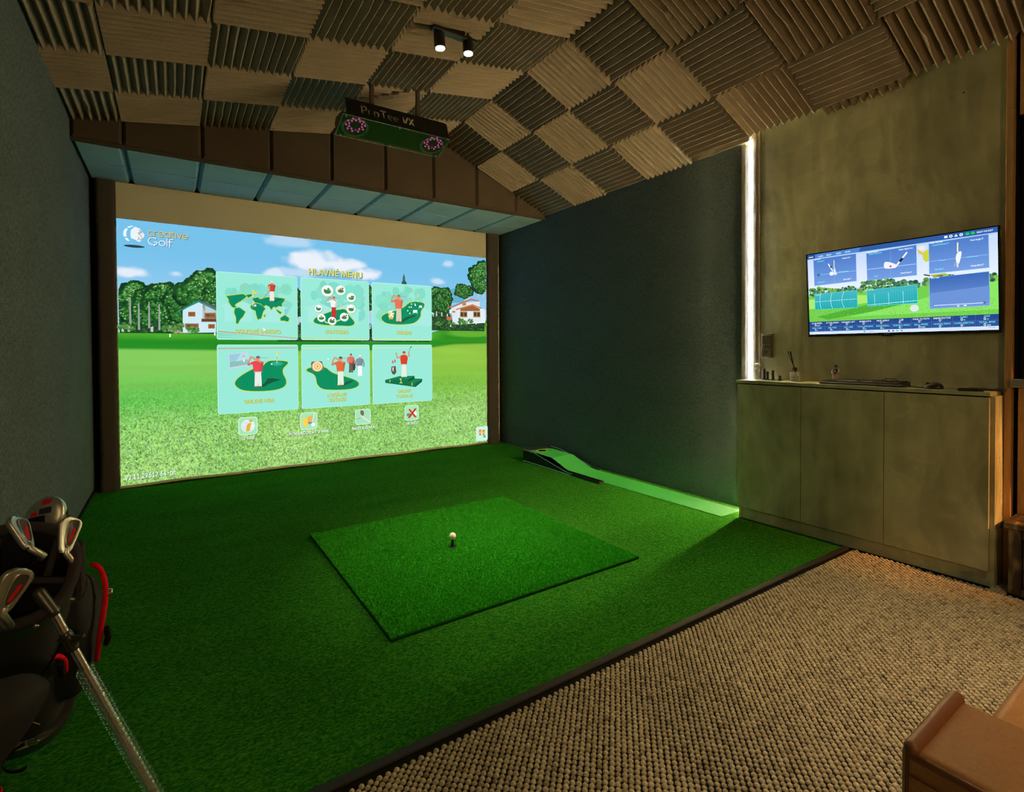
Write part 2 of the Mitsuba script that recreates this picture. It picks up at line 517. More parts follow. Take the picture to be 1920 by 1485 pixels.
part('door_1', 'pane', box(3.634, 3.640, -0.2, 0.715, 1.06, 2.40), 'pane_glass', label='dark glass pane')
part('door_1', 'rail', box(3.555, 3.66, -0.25, 0.765, 1.020, 1.062, 0.003), 'brushed', label='grey metal rail across the door')
part('door_1', 'room_beyond', box(4.6, 4.7, -1.6, 1.6, 0, 2.95), 'plain_wall')

# carpet of the lounge and its edging
carpet = thing('woven_carpet', 'beige woven loop carpet with painted gap shade in the lounge corner', 'carpet')
part(carpet, 'backing', box(XL, 3.629, YF, 1.455, -0.012, 0.002), 'matt_black')
struct('trim_3', 'black edging strip between turf and carpet')
whole('trim_3', box(XL, 3.415, 1.447, 1.482, 0.0, 0.010, 0.003), 'tape_edge')


def loops(x0, x1, y0, y1, px, py):
    """rows of small woven loops, as one mesh with a tone per loop and gap shade in the colour"""
    r = np.random.default_rng(3)
    ny, nx = int((y1 - y0) / py), int((x1 - x0) / px)
    J, I = np.meshgrid(np.arange(ny), np.arange(nx), indexing='ij')
    cx = x0 + (I + 0.5 * (J % 2)) * px + r.normal(0, px * 0.025, I.shape)
    cy = y0 + J * py + r.normal(0, py * 0.05, I.shape)
    n, d = 8, math.hypot(px / 2, py) * 0.5
    ang = np.arange(n) * 2 * np.pi / n + 0.3
    ring = lambda k, z: np.c_[np.cos(ang) * d * k, np.sin(ang) * d * k, np.full(n, z)]
    V0 = np.vstack([ring(1.04, 0.0), ring(0.93, 0.0044), ring(0.55, 0.0077), [[0, 0, 0.0086]]])
    f = []
    for j in range(n):
        k = (j + 1) % n
        for q in (0, n):
            f += [[q + j, q + k, q + n + k], [q + j, q + n + k, q + n + j]]
        f += [[2 * n + j, 2 * n + k, 3 * n]]
    f = np.array(f)
    keep = ~((cx > 3.408) & (cy > 0.81)) & ~((cx > 3.40) & (cy < 0.74))
    cx, cy = cx[keep], cy[keep]
    c = np.stack([cx, cy, np.full(cx.size, 0.0015)], 1)
    v = (c[:, None] + V0[None] * r.uniform(0.88, 1.08, (len(c), 1, 1))).reshape(-1, 3)
    F = (f[None] + (np.arange(len(c)) * len(V0))[:, None, None]).reshape(-1, 3)
    tone = np.where(r.random(len(c)) < 0.05, r.uniform(0.5, 0.7, len(c)), r.uniform(0.82, 1.12, len(c)))
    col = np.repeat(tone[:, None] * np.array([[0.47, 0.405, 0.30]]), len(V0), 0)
    col[np.tile(np.r_[np.ones(n, bool), np.zeros(2 * n + 1, bool)], len(c))] *= 0.10  # feet of the loops darkened, shade of the gaps painted in
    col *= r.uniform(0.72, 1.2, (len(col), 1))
    return TM(v, F), col


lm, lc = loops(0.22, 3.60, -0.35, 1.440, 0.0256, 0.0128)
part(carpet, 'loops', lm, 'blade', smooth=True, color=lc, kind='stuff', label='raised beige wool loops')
lm2 = cat([box(XL, 0.21, YF, 1.452, 0.002, 0.006), box(0.21, 3.629, YF, -0.36, 0.002, 0.006)])
part(carpet, 'far_pile', lm2, 'plain_wall')

# ---------------------------------------------------------------- flat printed or projected pictures
class Flat:
    """coloured flat shapes in picture coordinates (metres), stacked in thin layers; becomes one glowing mesh"""

    def __init__(self):
        self.v, self.f, self.c, self.n, self.layer = [], [], [], 0, 0

    def tri(self, v, f, col):
        v, f = np.asarray(v, float), np.asarray(f, int)
        if len(f) == 0:
            return
        a, b, c = v[f[:, 0]], v[f[:, 1]], v[f[:, 2]]
        ar = (b[:, 0] - a[:, 0]) * (c[:, 1] - a[:, 1]) - (b[:, 1] - a[:, 1]) * (c[:, 0] - a[:, 0])
        f = np.where((ar < 0)[:, None], f[:, ::-1], f)
        col = lin(col)
        self.v.append(np.c_[v, np.full(len(v), self.layer)])
        self.f.append(f + self.n)
        self.c.append(np.broadcast_to(col, (len(v), 3)))
        self.n += len(v)

    def poly(self, pts, col):
        g = pts if hasattr(pts, 'geom_type') else Polygon(pts)
        if not g.is_valid:
            g = g.buffer(0)
        for q in getattr(g, 'geoms', [g]):
            if q.geom_type == 'Polygon' and q.area > 1e-10:
                v, f = trimesh.creation.triangulate_polygon(q, engine='earcut')
                self.tri(v, f, col)

    def rect(self, x0, y0, x1, y1, col, r=0.0):
        x0, x1, y0, y1 = min(x0, x1), max(x0, x1), min(y0, y1), max(y0, y1)
        g = sbox(x0 + r, y0 + r, x1 - r, y1 - r)
        self.poly(g.buffer(r, quad_segs=4) if r else g, col)

    def vgrad(self, x0, y0, x1, y1, cols):
        """rectangle whose colour runs from y0 (first) to y1 (last)"""
        k = len(cols)
        for i in range(k - 1):
            ya, yb = y0 + (y1 - y0) * i / (k - 1), y0 + (y1 - y0) * (i + 1) / (k - 1)
            v = [(x0, ya), (x1, ya), (x1, yb), (x0, yb)]
            self.tri(v, [[0, 1, 2], [0, 2, 3]], np.array([cols[i], cols[i], cols[i + 1], cols[i + 1]]))

    def blob(self, x, y, rx, ry, col, n=7, rot=0.0):
        a = np.arange(n) * 2 * np.pi / n + rot
        self.tri(np.c_[x + rx * np.cos(a), y + ry * np.sin(a)], [[0, i, i + 1] for i in range(1, n - 1)], col)

    def line(self, pts, w, col):
        self.poly(LineString(pts).buffer(w / 2, quad_segs=3, cap_style=1), col)

    def text(self, s, x, y, h, col, width=None, bold=False, align='left', shadow=None):
        m = meshkit.text_mesh(s, h, 0.001, bold)
        v, f = np.array(m.vertices), np.array(m.faces)
        keep = (np.abs(m.face_normals[:, 2]) > 0.9) & (v[f].mean(1)[:, 2] > 0.0005)
        f = f[keep]
        v = v[:, :2]
        w = v[:, 0].max() - v[:, 0].min()
        v = v - [v[:, 0].min(), 0]
        if width:
            v = v * [width / w, 1]
            w = width
        off = {'left': 0, 'centre': -w / 2, 'right': -w}[align]
        if shadow:
            k, dx, dy = shadow
            self.tri(v + [x + off + dx, y + dy], f, k)
            self.up()
        self.tri(v + [x + off, y], f, col)

    def up(self):
        self.layer += 1

    def mesh(self, place, dz):
        """place(x, y, h): picture coordinates and height -> points"""
        v, f, c = np.vstack(self.v), np.vstack(self.f), np.vstack(self.c)
        P = place(v[:, 0], v[:, 1], v[:, 2] * dz)
        lo, hi = v[:, :2].min(0), v[:, :2].max(0)
        return TM(P, f), c, (v[:, :2] - lo) / (hi - lo)


def glow(parent, name, flat, place, dz, gain, label=None, weight=0.0, kind=None):
    m, c, uv = flat.mesh(place, dz)
    key = numbered(f'{parent}__{name}')
    scene[key] = mikit.ply(m, 'matt_black', color=c * gain, uv=uv,
                           emitter={'type': 'area', 'sampling_weight': weight, 'radiance': {'type': 'mesh_attribute', 'name': 'vertex_color'}})
    if label or kind:
        labels[key] = {k: v for k, v in (('label', label), ('kind', kind)) if v}
    return key


# ---------------------------------------------------------------- projection screen
PX0, PX1, PZ0, PZ1 = -0.403, 3.402, 0.022, 2.412
screen = thing('projection_screen', 'huge projection screen showing a golf course menu with six pale tiles', 'projection screen')
part(screen, 'cloth', box(-0.53, 3.60, YS, YS + 0.004, 0.015, 2.735), 'white_cloth', label='white screen cloth')
hem = tube([(x, YS - 0.012 + 0.004 * math.sin(x * 5.1), 0.019 + 0.004 * math.sin(x * 7.3 + 1)) for x in np.linspace(-0.50, 3.40, 60)], 0.013, 8)
part(screen, 'hem', hem, 'white_cloth', smooth=True, label='loose lower hem')
onscreen = lambda x, z, h: np.stack([x, YS - 0.004 - h, z], 1)
HZ = [(-.412,1.395), (3.397,1.59)]


def f_picture(p, n, uv):
    x, z = p.x, p.z
    # sky
    t = dr.clip((z - 1.3) / 1.1, 0, 1)
    sky = mix(lin_c(168, 205, 232), lin_c(112, 186, 226), sst(0.0, 0.85, t))
    w = fb(x * 3.1 + 11, z * 5, 2, 3) - 0.5
    w2 = fb(x * 11 + 3, z * 17, 4, 2) - 0.5
    cl = mi.Float(0)
    for cx, cz, rx, rz, k in CLOUDS:
        d = dr.sqrt(dr.square((x - cx) / rx) + dr.square((z - cz) / rz))
        flat = sst(cz - rz * 1.15, cz - rz * 0.35, z + 0.05 * w)
        cl = dr.maximum(cl, k * sst(1.05, 0.35, d + 1.3 * w + 0.5 * w2) * flat)
    sky = mix(sky, lin_c(226, 232, 240), cl)
    # grass
    hz = 1.402 - 0.07 * sst(0.3, 1.9, x) + 0.03 * dr.sin(x * 2.3 + 0.6) * 0.3 + 0.19 * sst(2.1, 3.1, x) + 0.08 * sst(2.9, 3.5, x)
    d = 1.36 - z
    d0 = hz - z
    far = mix(lin_c(70, 162, 40), lin_c(34, 136, 34), sst(-0.03, 0.03, d + 0.04 * w))
    far = mix(far, mix(lin_c(40, 136, 30), lin_c(92, 168, 48), sst(0.35, 0.6, nz(x * 2.2, z * 9, 8))), sst(2.6, 2.85, x))
    yel = sst(-0.3, 3.0, x + 1.4 * w)
    mid = mix(lin_c(126, 196, 88), lin_c(138, 190, 66), yel)
    mid2 = mix(lin_c(92, 186, 74), lin_c(120, 182, 62), yel)
    low = mix(lin_c(136, 192, 96), lin_c(150, 198, 106), sst(0.2, 0.9, nz(x * 2, z * 2, 1)))
    edge = 0.100 + 0.02 * dr.sin(x * 1.1) - 0.05 * sst(2.4, 3.0, x)
    streak = nz(x * 1.7, z * 26, 6)
    gr = mix(far, mix(mid, mid2, sst(0.25, 0.62, d + 0.10 * (streak - 0.5))), sst(edge, edge + 0.035, d))
    gr = mix(gr, low, sst(0.50, 0.95, d + 0.1 * w))
    sp = nz(x * 210, z * 170, 2)
    sp2 = nz(x * 75 + 5, z * 60, 3)
    amp = sst(0.30, 0.95, d)
    gr = gr * (1 + amp * (1.25 * (sp - 0.5) + 0.8 * (sp2 - 0.5)))
    bl = amp * sst(0.66, 0.9, nz(x * 120 + 40, z * 95, 5))
    gr = mix(gr, lin_c(168, 214, 172), 0.6 * bl)
    gr = gr * (0.92 + 0.16 * streak)
    return dr.select(z > hz, sky, gr) * SCREEN_GAIN


def lin_c(*c):
    return C(*lin(c))


CLOUDS = [(*c, a, b, k) for c, (a, b, k) in zip(
    [(-.295,1.934),(.035,1.954),(.27,1.937),(1.014,2.367),(1.25,2.167),(1.557,2.148),(1.792,2.078),(1.115,2.043),(2.843,2.289),(2.697,2.068),(.848,2.022)],
    [(.20, .07, .9), (.11, .05, .75), (.13, .06, .6), (.26, .09, .42), (.26, .14, 1.0), (.30, .12, 1.0), (.22, .09, 1.0), (.3, .07, .5), (.12, .07, .55), (.15, .06, .6), (.12, .08, .8)])]
key = f'{screen}__picture'
qm = TM([[PX0, YS - 0.002, PZ0], [PX1, YS - 0.002, PZ0], [PX1, YS - 0.002, PZ1], [PX0, YS - 0.002, PZ1]], [[0, 1, 2], [0, 2, 3]])
scene[key] = mikit.ply(qm, 'matt_black', uv=np.array([[0, 0], [1, 0], [1, 1], [0, 1.0]]),
                       emitter={'type': 'area', 'radiance': mikit.proc(f_picture)})
labels[key] = {'label': 'projected picture of blue sky over a golf green'}

# trees, houses, mountain of the picture
land = Flat()


def tree(x, z0, z1, w, n=150, tone=0, trunk=True, clip=(PX0 + 0.006, PX1 - 0.006)):
    if trunk:
        for k in range(2):
            tx = x + random.uniform(-w * 0.25, w * 0.25)
            if clip[0] < tx < clip[1] - 0.02:
                land.poly([(tx, z0), (tx + 0.018, z0), (tx + 0.012, z0 + (z1 - z0) * 0.5), (tx + 0.002, z0 + (z1 - z0) * 0.5)], (190, 196, 190))
    land.up()
    pts = []
    for k in range(n):
        a, q = random.uniform(0, 6.283), math.sqrt(random.random())
        dx, dz = q * math.cos(a), q * math.sin(a)
        k_ = 0.74 + 0.55 * float(meshkit.noise(np.array([1.6 * math.cos(a) + x * 7, 1.6 * math.sin(a), z1]), 5))
        pts.append((dx * (1 - 0.35 * max(dz, 0)) * k_, dz * k_))
    zc, rz = z0 + (z1 - z0) * 0.60, (z1 - z0) * 0.42
    for stage, (dark, light, rr) in enumerate([((10, 46, 26), (26, 78, 34), 0.12), ((20, 78, 34), (50, 116, 46), 0.055), ((50, 118, 52), (112, 170, 88), 0.026)]):
        land.up()
        for i, (dx, dz) in enumerate(pts):
            if stage == 2 and random.random() < 0.30 - 0.3 * dz:
                continue
            t = random.random()
            col = [dark[j] + (light[j] - dark[j]) * t for j in range(3)]
            if stage == 2 and random.random() < 0.12:
                col = (160, 202, 128)
            r = w * rr * random.uniform(0.6, 1.2)
            bx, bz = x + dx * w * 0.5 + random.uniform(-r, r) * 0.4, zc + dz * rz + random.uniform(-r, r) * 0.4 + (r * 0.3 if stage == 2 else 0)
            r = min(r, bx - clip[0], clip[1] - bx)
            if r > 0.003 and bz - r > z0 - 0.02:
                land.blob(bx, bz, r, r * 0.85, col, 6, random.uniform(0, 1))


land.poly([(2.82,1.941),(2.889,1.981),(2.933,1.992),(3,2.016),(3.034,1.999),(3.102,1.948),(3.07,1.819),(2.858,1.81)], (96, 168, 198))
land.poly([(2.933,1.992),(3,2.016),(3.034,1.999),(3.009,1.943),(2.979,1.963)], (70, 140, 168))
land.up()
land.poly([(2.248,1.998),(2.251,2.024),(2.262,2.038),(2.265,2.077),(2.273,2.104),(2.278,2.13),(2.284,2.104),(2.293,2.079),(2.295,2.04),(2.309,2.028),(2.314,2.002)], (44, 92, 74))
land.rect(*(2.267,2.043), *(2.29,2.076), (88, 122, 128))
WOOD = [(PX0 + 0.012, 0.50, 1.395, 0.24), (0.9, 2.60, 1.325, 0.22), (2.625, 3.37, 1.465, 0.28)]
for xa, xb, zb_, h_ in WOOD:
    land.poly([(xa, zb_)] + [(x, zb_ + h_ * (0.75 + 0.3 * math.sin(x * 23) * math.sin(x * 11 + 1))) for x in np.linspace(xa, xb, 40)] + [(xb, zb_)], (22, 62, 34))
    land.up()
    for i in range(int(900 * (xb - xa))):
        g, x = random.random(), random.uniform(xa + 0.02, xb - 0.02)
        z = zb_ + h_ * random.uniform(0.05, 0.9)
        r_ = random.uniform(0.006, 0.014)
        land.blob(x, z, r_, r_ * 0.8, (26 + 60 * g * g, 66 + 70 * g * g, 34 + 30 * g), 5, g)
        if i % 300 == 299:
            land.up()
    land.up()
BASE = [(-.401,1.424),(-.294,1.425),(-.176,1.427),(-.055,1.434),(.091,1.462),(.265,1.537),(.376,1.504),(1.082,1.521),(1.848,1.63),(2.672,1.657),(2.779,1.66),(3.078,1.872),(3.312,1.918)]
for (x, z), (hz_, w, n) in zip(BASE, [(0.46, .26, 130), (0.52, .30, 150), (0.46, .28, 150), (0.52, .30, 150), (0.50, .30, 130), (0.56, .40, 190), (0.50, .3, 120), (0.45, .2, 60), (0.42, .2, 60), (0.42, .3, 130), (0.40, .25, 120), (0.22, .25, 60), (0.52, .34, 170)]):
    tree(x, z - 0.02, z + hz_ * 0.78, w * 0.95, int(n * 2.2))
land.up()
for x, z, h in [(*q, 0.24) for q in [(-.314,1.472),(-.176,1.44),(-.1,1.422),(-.252,1.424)]]:
    land.poly([(x - 0.008, z), (x + 0.009, z), (x + 0.006, z + h), (x - 0.004, z + h)], (146, 158, 146))
land.up()
# house on the left
land.poly([(.083,1.612),(.218,1.705),(.356,1.638),(.353,1.408),(.08,1.399)], (196, 226, 236))
land.poly([(.244,1.675),(.355,1.622),(.354,1.518),(.242,1.515)], (122, 92, 52))
land.up()
land.poly([(.233,1.537),(.354,1.539),(.354,1.511),(.233,1.508)], (98, 66, 40))
land.poly([(.027,1.592),(.209,1.711),(.356,1.633),(.355,1.618),(.213,1.693),(.031,1.586)], (40, 140, 120))
land.poly([(.216,1.715),(.28,1.692),(.356,1.659),(.356,1.633),(.214,1.71)], (88, 86, 108))
for q in ([(.127,1.599),(.183,1.601),(.183,1.557),(.126,1.556)], [(.101,1.489),(.209,1.491),(.209,1.447),(.1,1.445)], [(.288,1.487),(.343,1.488),(.342,1.446),(.287,1.445)], [(.259,1.594),(.352,1.597),(.352,1.549),(.258,1.546)]):
    land.poly(q, (158, 92, 46))
    (xa, za), (xb, _), (_, zb), _ = q
    land.up()
    m_ = 0.014
    xm = (xa + xb) / 2
    land.rect(xa + m_, zb + m_, xm - 0.004, za - m_, (56, 74, 78))
    land.rect(xm + 0.004, zb + m_, xb - m_, za - m_, (72, 92, 94))
    land.layer -= 1
land.up()
# chalet on the right
land.poly([(2.863,1.721),(3.07,1.819),(3.3,1.848),(3.299,1.756),(3.381,1.737),(3.38,1.591),(3.213,1.569),(2.906,1.54),(2.899,1.669),(2.863,1.685)], (214, 224, 232))
land.poly([(2.977,1.729),(3.194,1.803),(3.381,1.74),(3.379,1.573),(2.976,1.542)], (226, 232, 240))
land.up()
land.poly([(2.832,1.745),(3.174,1.875),(3.291,1.857),(3.291,1.844),(3.173,1.857),(2.84,1.733)], (190, 104, 70))
land.poly([(2.951,1.735),(3.194,1.807),(3.331,1.763),(3.325,1.749),(3.194,1.788),(2.959,1.721)], (206, 122, 80))
land.poly([(3.018,1.745),(3.194,1.788),(3.299,1.752),(3.299,1.723),(3.018,1.712)], (150, 96, 58))
land.poly([(2.827,1.64),(2.896,1.633),(2.896,1.593),(2.827,1.595)], (196, 104, 72))
land.up()
for q in ([(3.012,1.708),(3.116,1.712),(3.116,1.636),(3.011,1.633)], [(3.202,1.715),(3.307,1.719),(3.307,1.641),(3.201,1.638)], [(2.903,1.712),(2.947,1.713),(2.947,1.688),(2.903,1.687)], [(3.045,1.815),(3.101,1.828),(3.1,1.788),(3.045,1.778)]):
    land.poly(q, (192, 150, 90))
    (xa, za), (xb, _), (_, zb), _ = q
    land.up()
    k = max(1, int((xb - xa) / 0.045))
    for i in range(k):
        land.rect(xa + 0.008 + (xb - xa - 0.008) * i / k, zb + 0.01, xa + (xb - xa - 0.008) * (i + 1) / k, za - 0.01, (70, 62, 52))
    land.layer -= 1
land.up()
for x, z, r in [(*q, s) for q, s in zip([(3.031,1.583),(3.163,1.59),(3.088,1.566),(2.866,1.561),(2.729,1.548),(2.69,1.542),(2.926,1.553)], (.055, .04, .035, .03, .035, .03, .025))] + \
               [(*q, s) for q, s in zip([(.162,1.431),(-.369,1.451),(-.323,1.447),(-.042,1.443),(.008,1.428),(.042,1.439),(.068,1.475),(.188,1.421)], (.05, .045, .045, .045, .035, .04, .03, .025))]:
    for k in range(40):
        a, q = random.uniform(0, 6.28), math.sqrt(random.random())
        g = random.random()
        s = r * random.uniform(0.12, 0.3)
        land.blob(x + r * q * math.cos(a), z + r * 0.62 * q * math.sin(a), s, s, (24 + 90 * g, 80 + 90 * g, 34 + 50 * g), 6)
for q in [(.025,1.403),(.05,1.409),(-.009,1.418),(.067,1.404),(.033,1.419)]:
    land.blob(*q, 0.02, 0.008, (196, 150, 150), 6)
land.up()
for q in [(-.019,1.373),(.342,1.39)]:
    land.rect(q[0] - 0.006, q[1] - 0.012, q[0] + 0.006, q[1] + 0.016, (236, 242, 244))
for q in [(2.882,1.522),(3.243,1.56)]:
    land.rect(q[0] - 0.006, q[1] - 0.012, q[0] + 0.006, q[1] + 0.016, (236, 242, 244))
glow(screen, 'scenery', land, onscreen, 0.00015, SCREEN_GAIN, 'trees, white house and chalet in the projected picture')

# title, logo, version line
ttl = Flat()
t0, t1 = (1.21,2.042), (1.779,2.054)
ttl.text('HLAVNÉ MENU', t0[0], (t0[1] + t1[1]) / 2 - 0.012, 0.064, (222, 216, 92), width=t1[0] - t0[0], bold=True, shadow=((96, 122, 110), 0.008, -0.008))

onfront = lambda x, z, h: np.stack([x, YS - 0.018 - h, z], 1)
glow(screen, 'title', ttl, onfront, 0.0004, SCREEN_GAIN, 'yellow lettering HLAVNÉ MENU')
ver = Flat()
t0, t1 = (-.37,.077), (.01,.068)
ver.text('v2.11.29617 64-bit', t0[0], t0[1], 0.043, (222, 240, 222), width=t1[0] - t0[0], bold=True, shadow=((100, 140, 90), 0.006, -0.006))
glow(screen, 'version_line', ver, onfront, 0.0004, SCREEN_GAIN, 'small white version number lettering')

logo = Flat()
gc, gr_ = (-.276,2.278), 0.078
arc = lambda cx, cz, rx, rz, a0, a1, n=12: [(cx + rx * math.cos(math.radians(a0 + (a1 - a0) * i / n)), cz + rz * math.sin(math.radians(a0 + (a1 - a0) * i / n))) for i in range(n + 1)]
logo.poly(affinity.scale(Point(gc[0] + 0.0, gc[1] - 0.105).buffer(0.075), 1.0, 0.16), (40, 66, 72))
logo.up()
for a0, a1 in ((95, 130), (140, 200), (210, 235)):
    logo.poly(Polygon(arc(*gc, gr_, gr_, a0, a1) + arc(*gc, gr_ * 0.72, gr_ * 0.9, a1, a0)), (232, 240, 244))
logo.poly([*[(gc[0] + a * 0.76, gc[1] + b * 0.76) for a, b in ((-0.035, 0.0), (-0.03, 0.05), (0.01, 0.095), (0.06, 0.075), (0.10, 0.01), (0.09, -0.03), (0.05, -0.085), (0.01, -0.06), (-0.03, -0.045))]], (226, 234, 238))
logo.up()
for k in range(30):
    a, q = random.uniform(-1.6, 1.5), random.uniform(0.15, 0.85)
    s = random.uniform(0.003, 0.006)
    logo.blob(gc[0] + 0.03 + q * 0.05 * math.cos(a), gc[1] + q * 0.066 * math.sin(a), s, s, (140 + 40 * random.random(),) * 3, 6)
XH, LW = 0.044, 0.0075


def letter(ch, x, z, s):
    """thin round lettering; returns strokes and advance"""
    r = s / 2
    o = arc(x + r, z + r, r, r, 0, 360, 20)
    L = {'c': ([arc(x + r, z + r, r, r, 45, 315, 16)], 1.05), 'r': ([[(x, z), (x, z + r)] + arc(x + r, z + r, r, r, 180, 80, 8)], 0.85),
         'e': ([[(x + 0.1 * s, z + r), (x + 2 * r, z + r)] + arc(x + r, z + r, r, r, 0, 310, 18)], 1.2), 'a': ([o, [(x + s, z), (x + s, z + s)]], 1.25),
         't': ([[(x + 0.1 * s, z + 1.35 * s), (x + 0.1 * s, z + 0.25 * s)] + arc(x + 0.38 * s, z + 0.27 * s, 0.27 * s, 0.27 * s, 180, 290, 6), [(x - 0.12 * s, z + s), (x + 0.42 * s, z + s)]], 0.7),
         'i': ([[(x + 0.1 * s, z + s), (x + 0.1 * s, z)]], 0.4), 'v': ([[(x, z + s), (x + 0.42 * s, z), (x + 0.84 * s, z + s)]], 1.05), 'o': ([o], 1.2),
         'l': ([[(x + 0.1 * s, z), (x + 0.1 * s, z + 1.5 * s)]], 0.42), 'f': ([[(x + 0.1 * s, z - 0.2 * s), (x + 0.1 * s, z + 1.1 * s)] + arc(x + 0.5 * s, z + 1.1 * s, 0.4 * s, 0.4 * s, 180, 60, 8), [(x - 0.1 * s, z + 0.9 * s), (x + 0.5 * s, z + 0.9 * s)]], 0.8),
         'G': ([arc(x + 0.75 * s, z + 0.75 * s, 0.75 * s, 0.75 * s, 50, 330, 20) + [(x + 1.4 * s, z + 0.62 * s), (x + 0.9 * s, z + 0.62 * s)], [(x + 1.05 * s, z + 0.2 * s), (x + 0.95 * s, z - 0.2 * s)]], 1.75)}[ch]
    return L


w0, w1, w2 = (-.171,2.292), (.14,2.302), (-.172,2.2)
for word, (x, z), col in (('creative', w0, (214, 190, 110)), ('Golf', w2, (226, 236, 240))):
    strokes, cx = [], 0.0
    for ch in word:
        st, adv = letter(ch, cx, 0, XH)
        strokes += st
        cx += adv * XH
    k_ = 1.05
    k = (w1[0] - w0[0]) / cx if word == 'creative' else k_
    z += 0.0 if word == 'Golf' else -0.01
    for off, c2 in (((0.004, -0.004), (70, 104, 130)), ((0, 0), col)):
        for st in strokes:
            logo.line([(x + a * k + off[0], z + b + off[1]) for a, b in st], LW, c2)
        logo.up()
glow(screen, 'logo', logo, onfront, 0.0004, SCREEN_GAIN, 'creative Golf logo with a dimpled globe')


# menu tiles
def golfer(f, x, z, h, shirt, trousers, cap=(190, 40, 40), pose='swing', shoes=(120, 74, 40), flip=1):
    s = h
    P = lambda pts: [(x + flip * a * s, z + b * s) for a, b in pts]
    skin = (206, 150, 110)
    for dx in (-0.055, 0.06):
        f.poly(P([(dx - 0.05, 0.02), (dx + 0.05, 0.02), (dx + 0.055 - dx * 0.4, 0.50), (dx - 0.055 - dx * 0.4, 0.50)]), trousers)
        f.poly(P([(dx - 0.06, 0), (dx + 0.07, 0), (dx + 0.05, 0.04), (dx - 0.05, 0.04)]), shoes)
    f.poly(P([(-0.115, 0.47), (0.115, 0.47), (0.12, 0.52), (-0.12, 0.52)]), [0.75 * c for c in trousers])
    f.up()
    f.poly(P([(-0.12, 0.50), (0.12, 0.50), (0.15, 0.70), (0.17, 0.80), (0.08, 0.845), (-0.08, 0.845), (-0.17, 0.80), (-0.14, 0.66)]), shirt)
    f.poly(P([(0.03, 0.50), (0.12, 0.50), (0.15, 0.70), (0.17, 0.80), (0.10, 0.80)]), [0.78 * c for c in shirt])
    f.poly(P([(-0.03, 0.83), (0.04, 0.83), (0.04, 0.88), (-0.03, 0.88)]), skin)
    f.blob(x + flip * 0.01 * s, z + 0.915 * s, 0.058 * s, 0.068 * s, skin, 10)
    f.up()
    f.poly(P([(-0.055, 0.925), (0.07, 0.925), (0.055, 0.985), (0.0, 1.0), (-0.04, 0.98)]), cap)
    arm = lambda pts, w=0.05, c=skin: f.line(P(pts), w * s, c)
    if pose == 'swing':
        arm([(-0.13, 0.78), (-0.26, 0.74)], 0.075, shirt)
        arm([(-0.22, 0.75), (-0.27, 0.80), (-0.20, 0.95)])
        arm([(0.10, 0.80), (-0.10, 0.90), (-0.19, 0.97)], 0.045)
        f.line(P([(-0.20, 0.96), (0.30, 0.93)]), 0.016 * s, (150, 160, 158))
    elif pose == 'putt':
        arm([(-0.10, 0.76), (-0.10, 0.56), (-0.16, 0.45)])
        f.line(P([(-0.16, 0.47), (-0.42, 0.06)]), 0.016 * s, (110, 124, 120))
    elif pose == 'cheer':
        arm([(-0.14, 0.77), (-0.27, 0.74), (-0.31, 0.93)])
        arm([(0.14, 0.78), (0.22, 0.82), (0.20, 0.95)])
        f.line(P([(0.20, 0.93), (0.27, 1.13)]), 0.016 * s, (96, 116, 120))
        f.line(P([(0.27, 1.13), (0.31, 1.17)]), 0.03 * s, (70, 88, 96))
    else:
        arm([(-0.14, 0.78), (-0.20, 0.62), (-0.12, 0.52)], 0.055, shirt)
        arm([(0.14, 0.78), (0.20, 0.60), (0.18, 0.46)], 0.055, shirt)
    f.up()


def flag(f, x, z, h, w=0.05):
    f.line([(x, z), (x, z + h)], 0.0055, (214, 224, 216))
    f.line([(x, z + h * 0.35), (x, z + h * 0.55)], 0.006, (46, 70, 66))
    f.poly([(x, z + h), (x + w, z + h - w * 0.75), (x, z + h - w * 0.8)], (228, 208, 60))


def smooth(pts, n=5):
    p = np.asarray(pts, float)
    for _ in range(3):
        q, r_ = 0.75 * p + 0.25 * np.roll(p, -1, 0), 0.25 * p + 0.75 * np.roll(p, -1, 0)
        p = np.stack([q, r_], 1).reshape(-1, p.shape[1])
    return p


def green(f, pts, tint=(0, 138, 92)):
    g = Polygon(smooth(pts)).buffer(0)
    f.poly(g.buffer(0.009), (196, 214, 96))
    f.up()
    f.poly(g, tint)
    f.up()


PALE, GHOST = (148, 226, 208), (128, 212, 190)
corners = [((.36,2), (1.096,1.325)), ((1.125,1.983), (1.858,1.312)), ((1.887,1.983), (2.625,1.334)),
           ((.357,1.311), (1.087,.58)), ((1.124,1.271), (1.857,.588)), ((1.888,1.274), (2.635,.587))]
ROWZ = [((.36,2)[1], (.356,1.338)[1]), ((.356,1.291)[1], (.352,.611)[1])]
COLX = [((.357,1.736)[0], (1.096,1.773)[0]), ((1.127,1.775)[0], (1.856,1.811)[0]), ((1.887,1.813)[0], (2.624,1.849)[0])]
TILE_LABEL = ['pale menu tile with a green world map, GOLFOVÉ IHRISKO', 'pale menu tile with a ring of round pictures, GOLFISIMO', 'pale menu tile with a golfer on a driving range, TRÉNING',
              'pale menu tile with a monitor and a golfer, ONLINE HRA', 'pale menu tile with a target and three golfers, LOKÁLNE SÚŤAŽE', 'pale menu tile with a golfer on a podium, ONLINE TURNAJE']
YEL = (206, 202, 78)
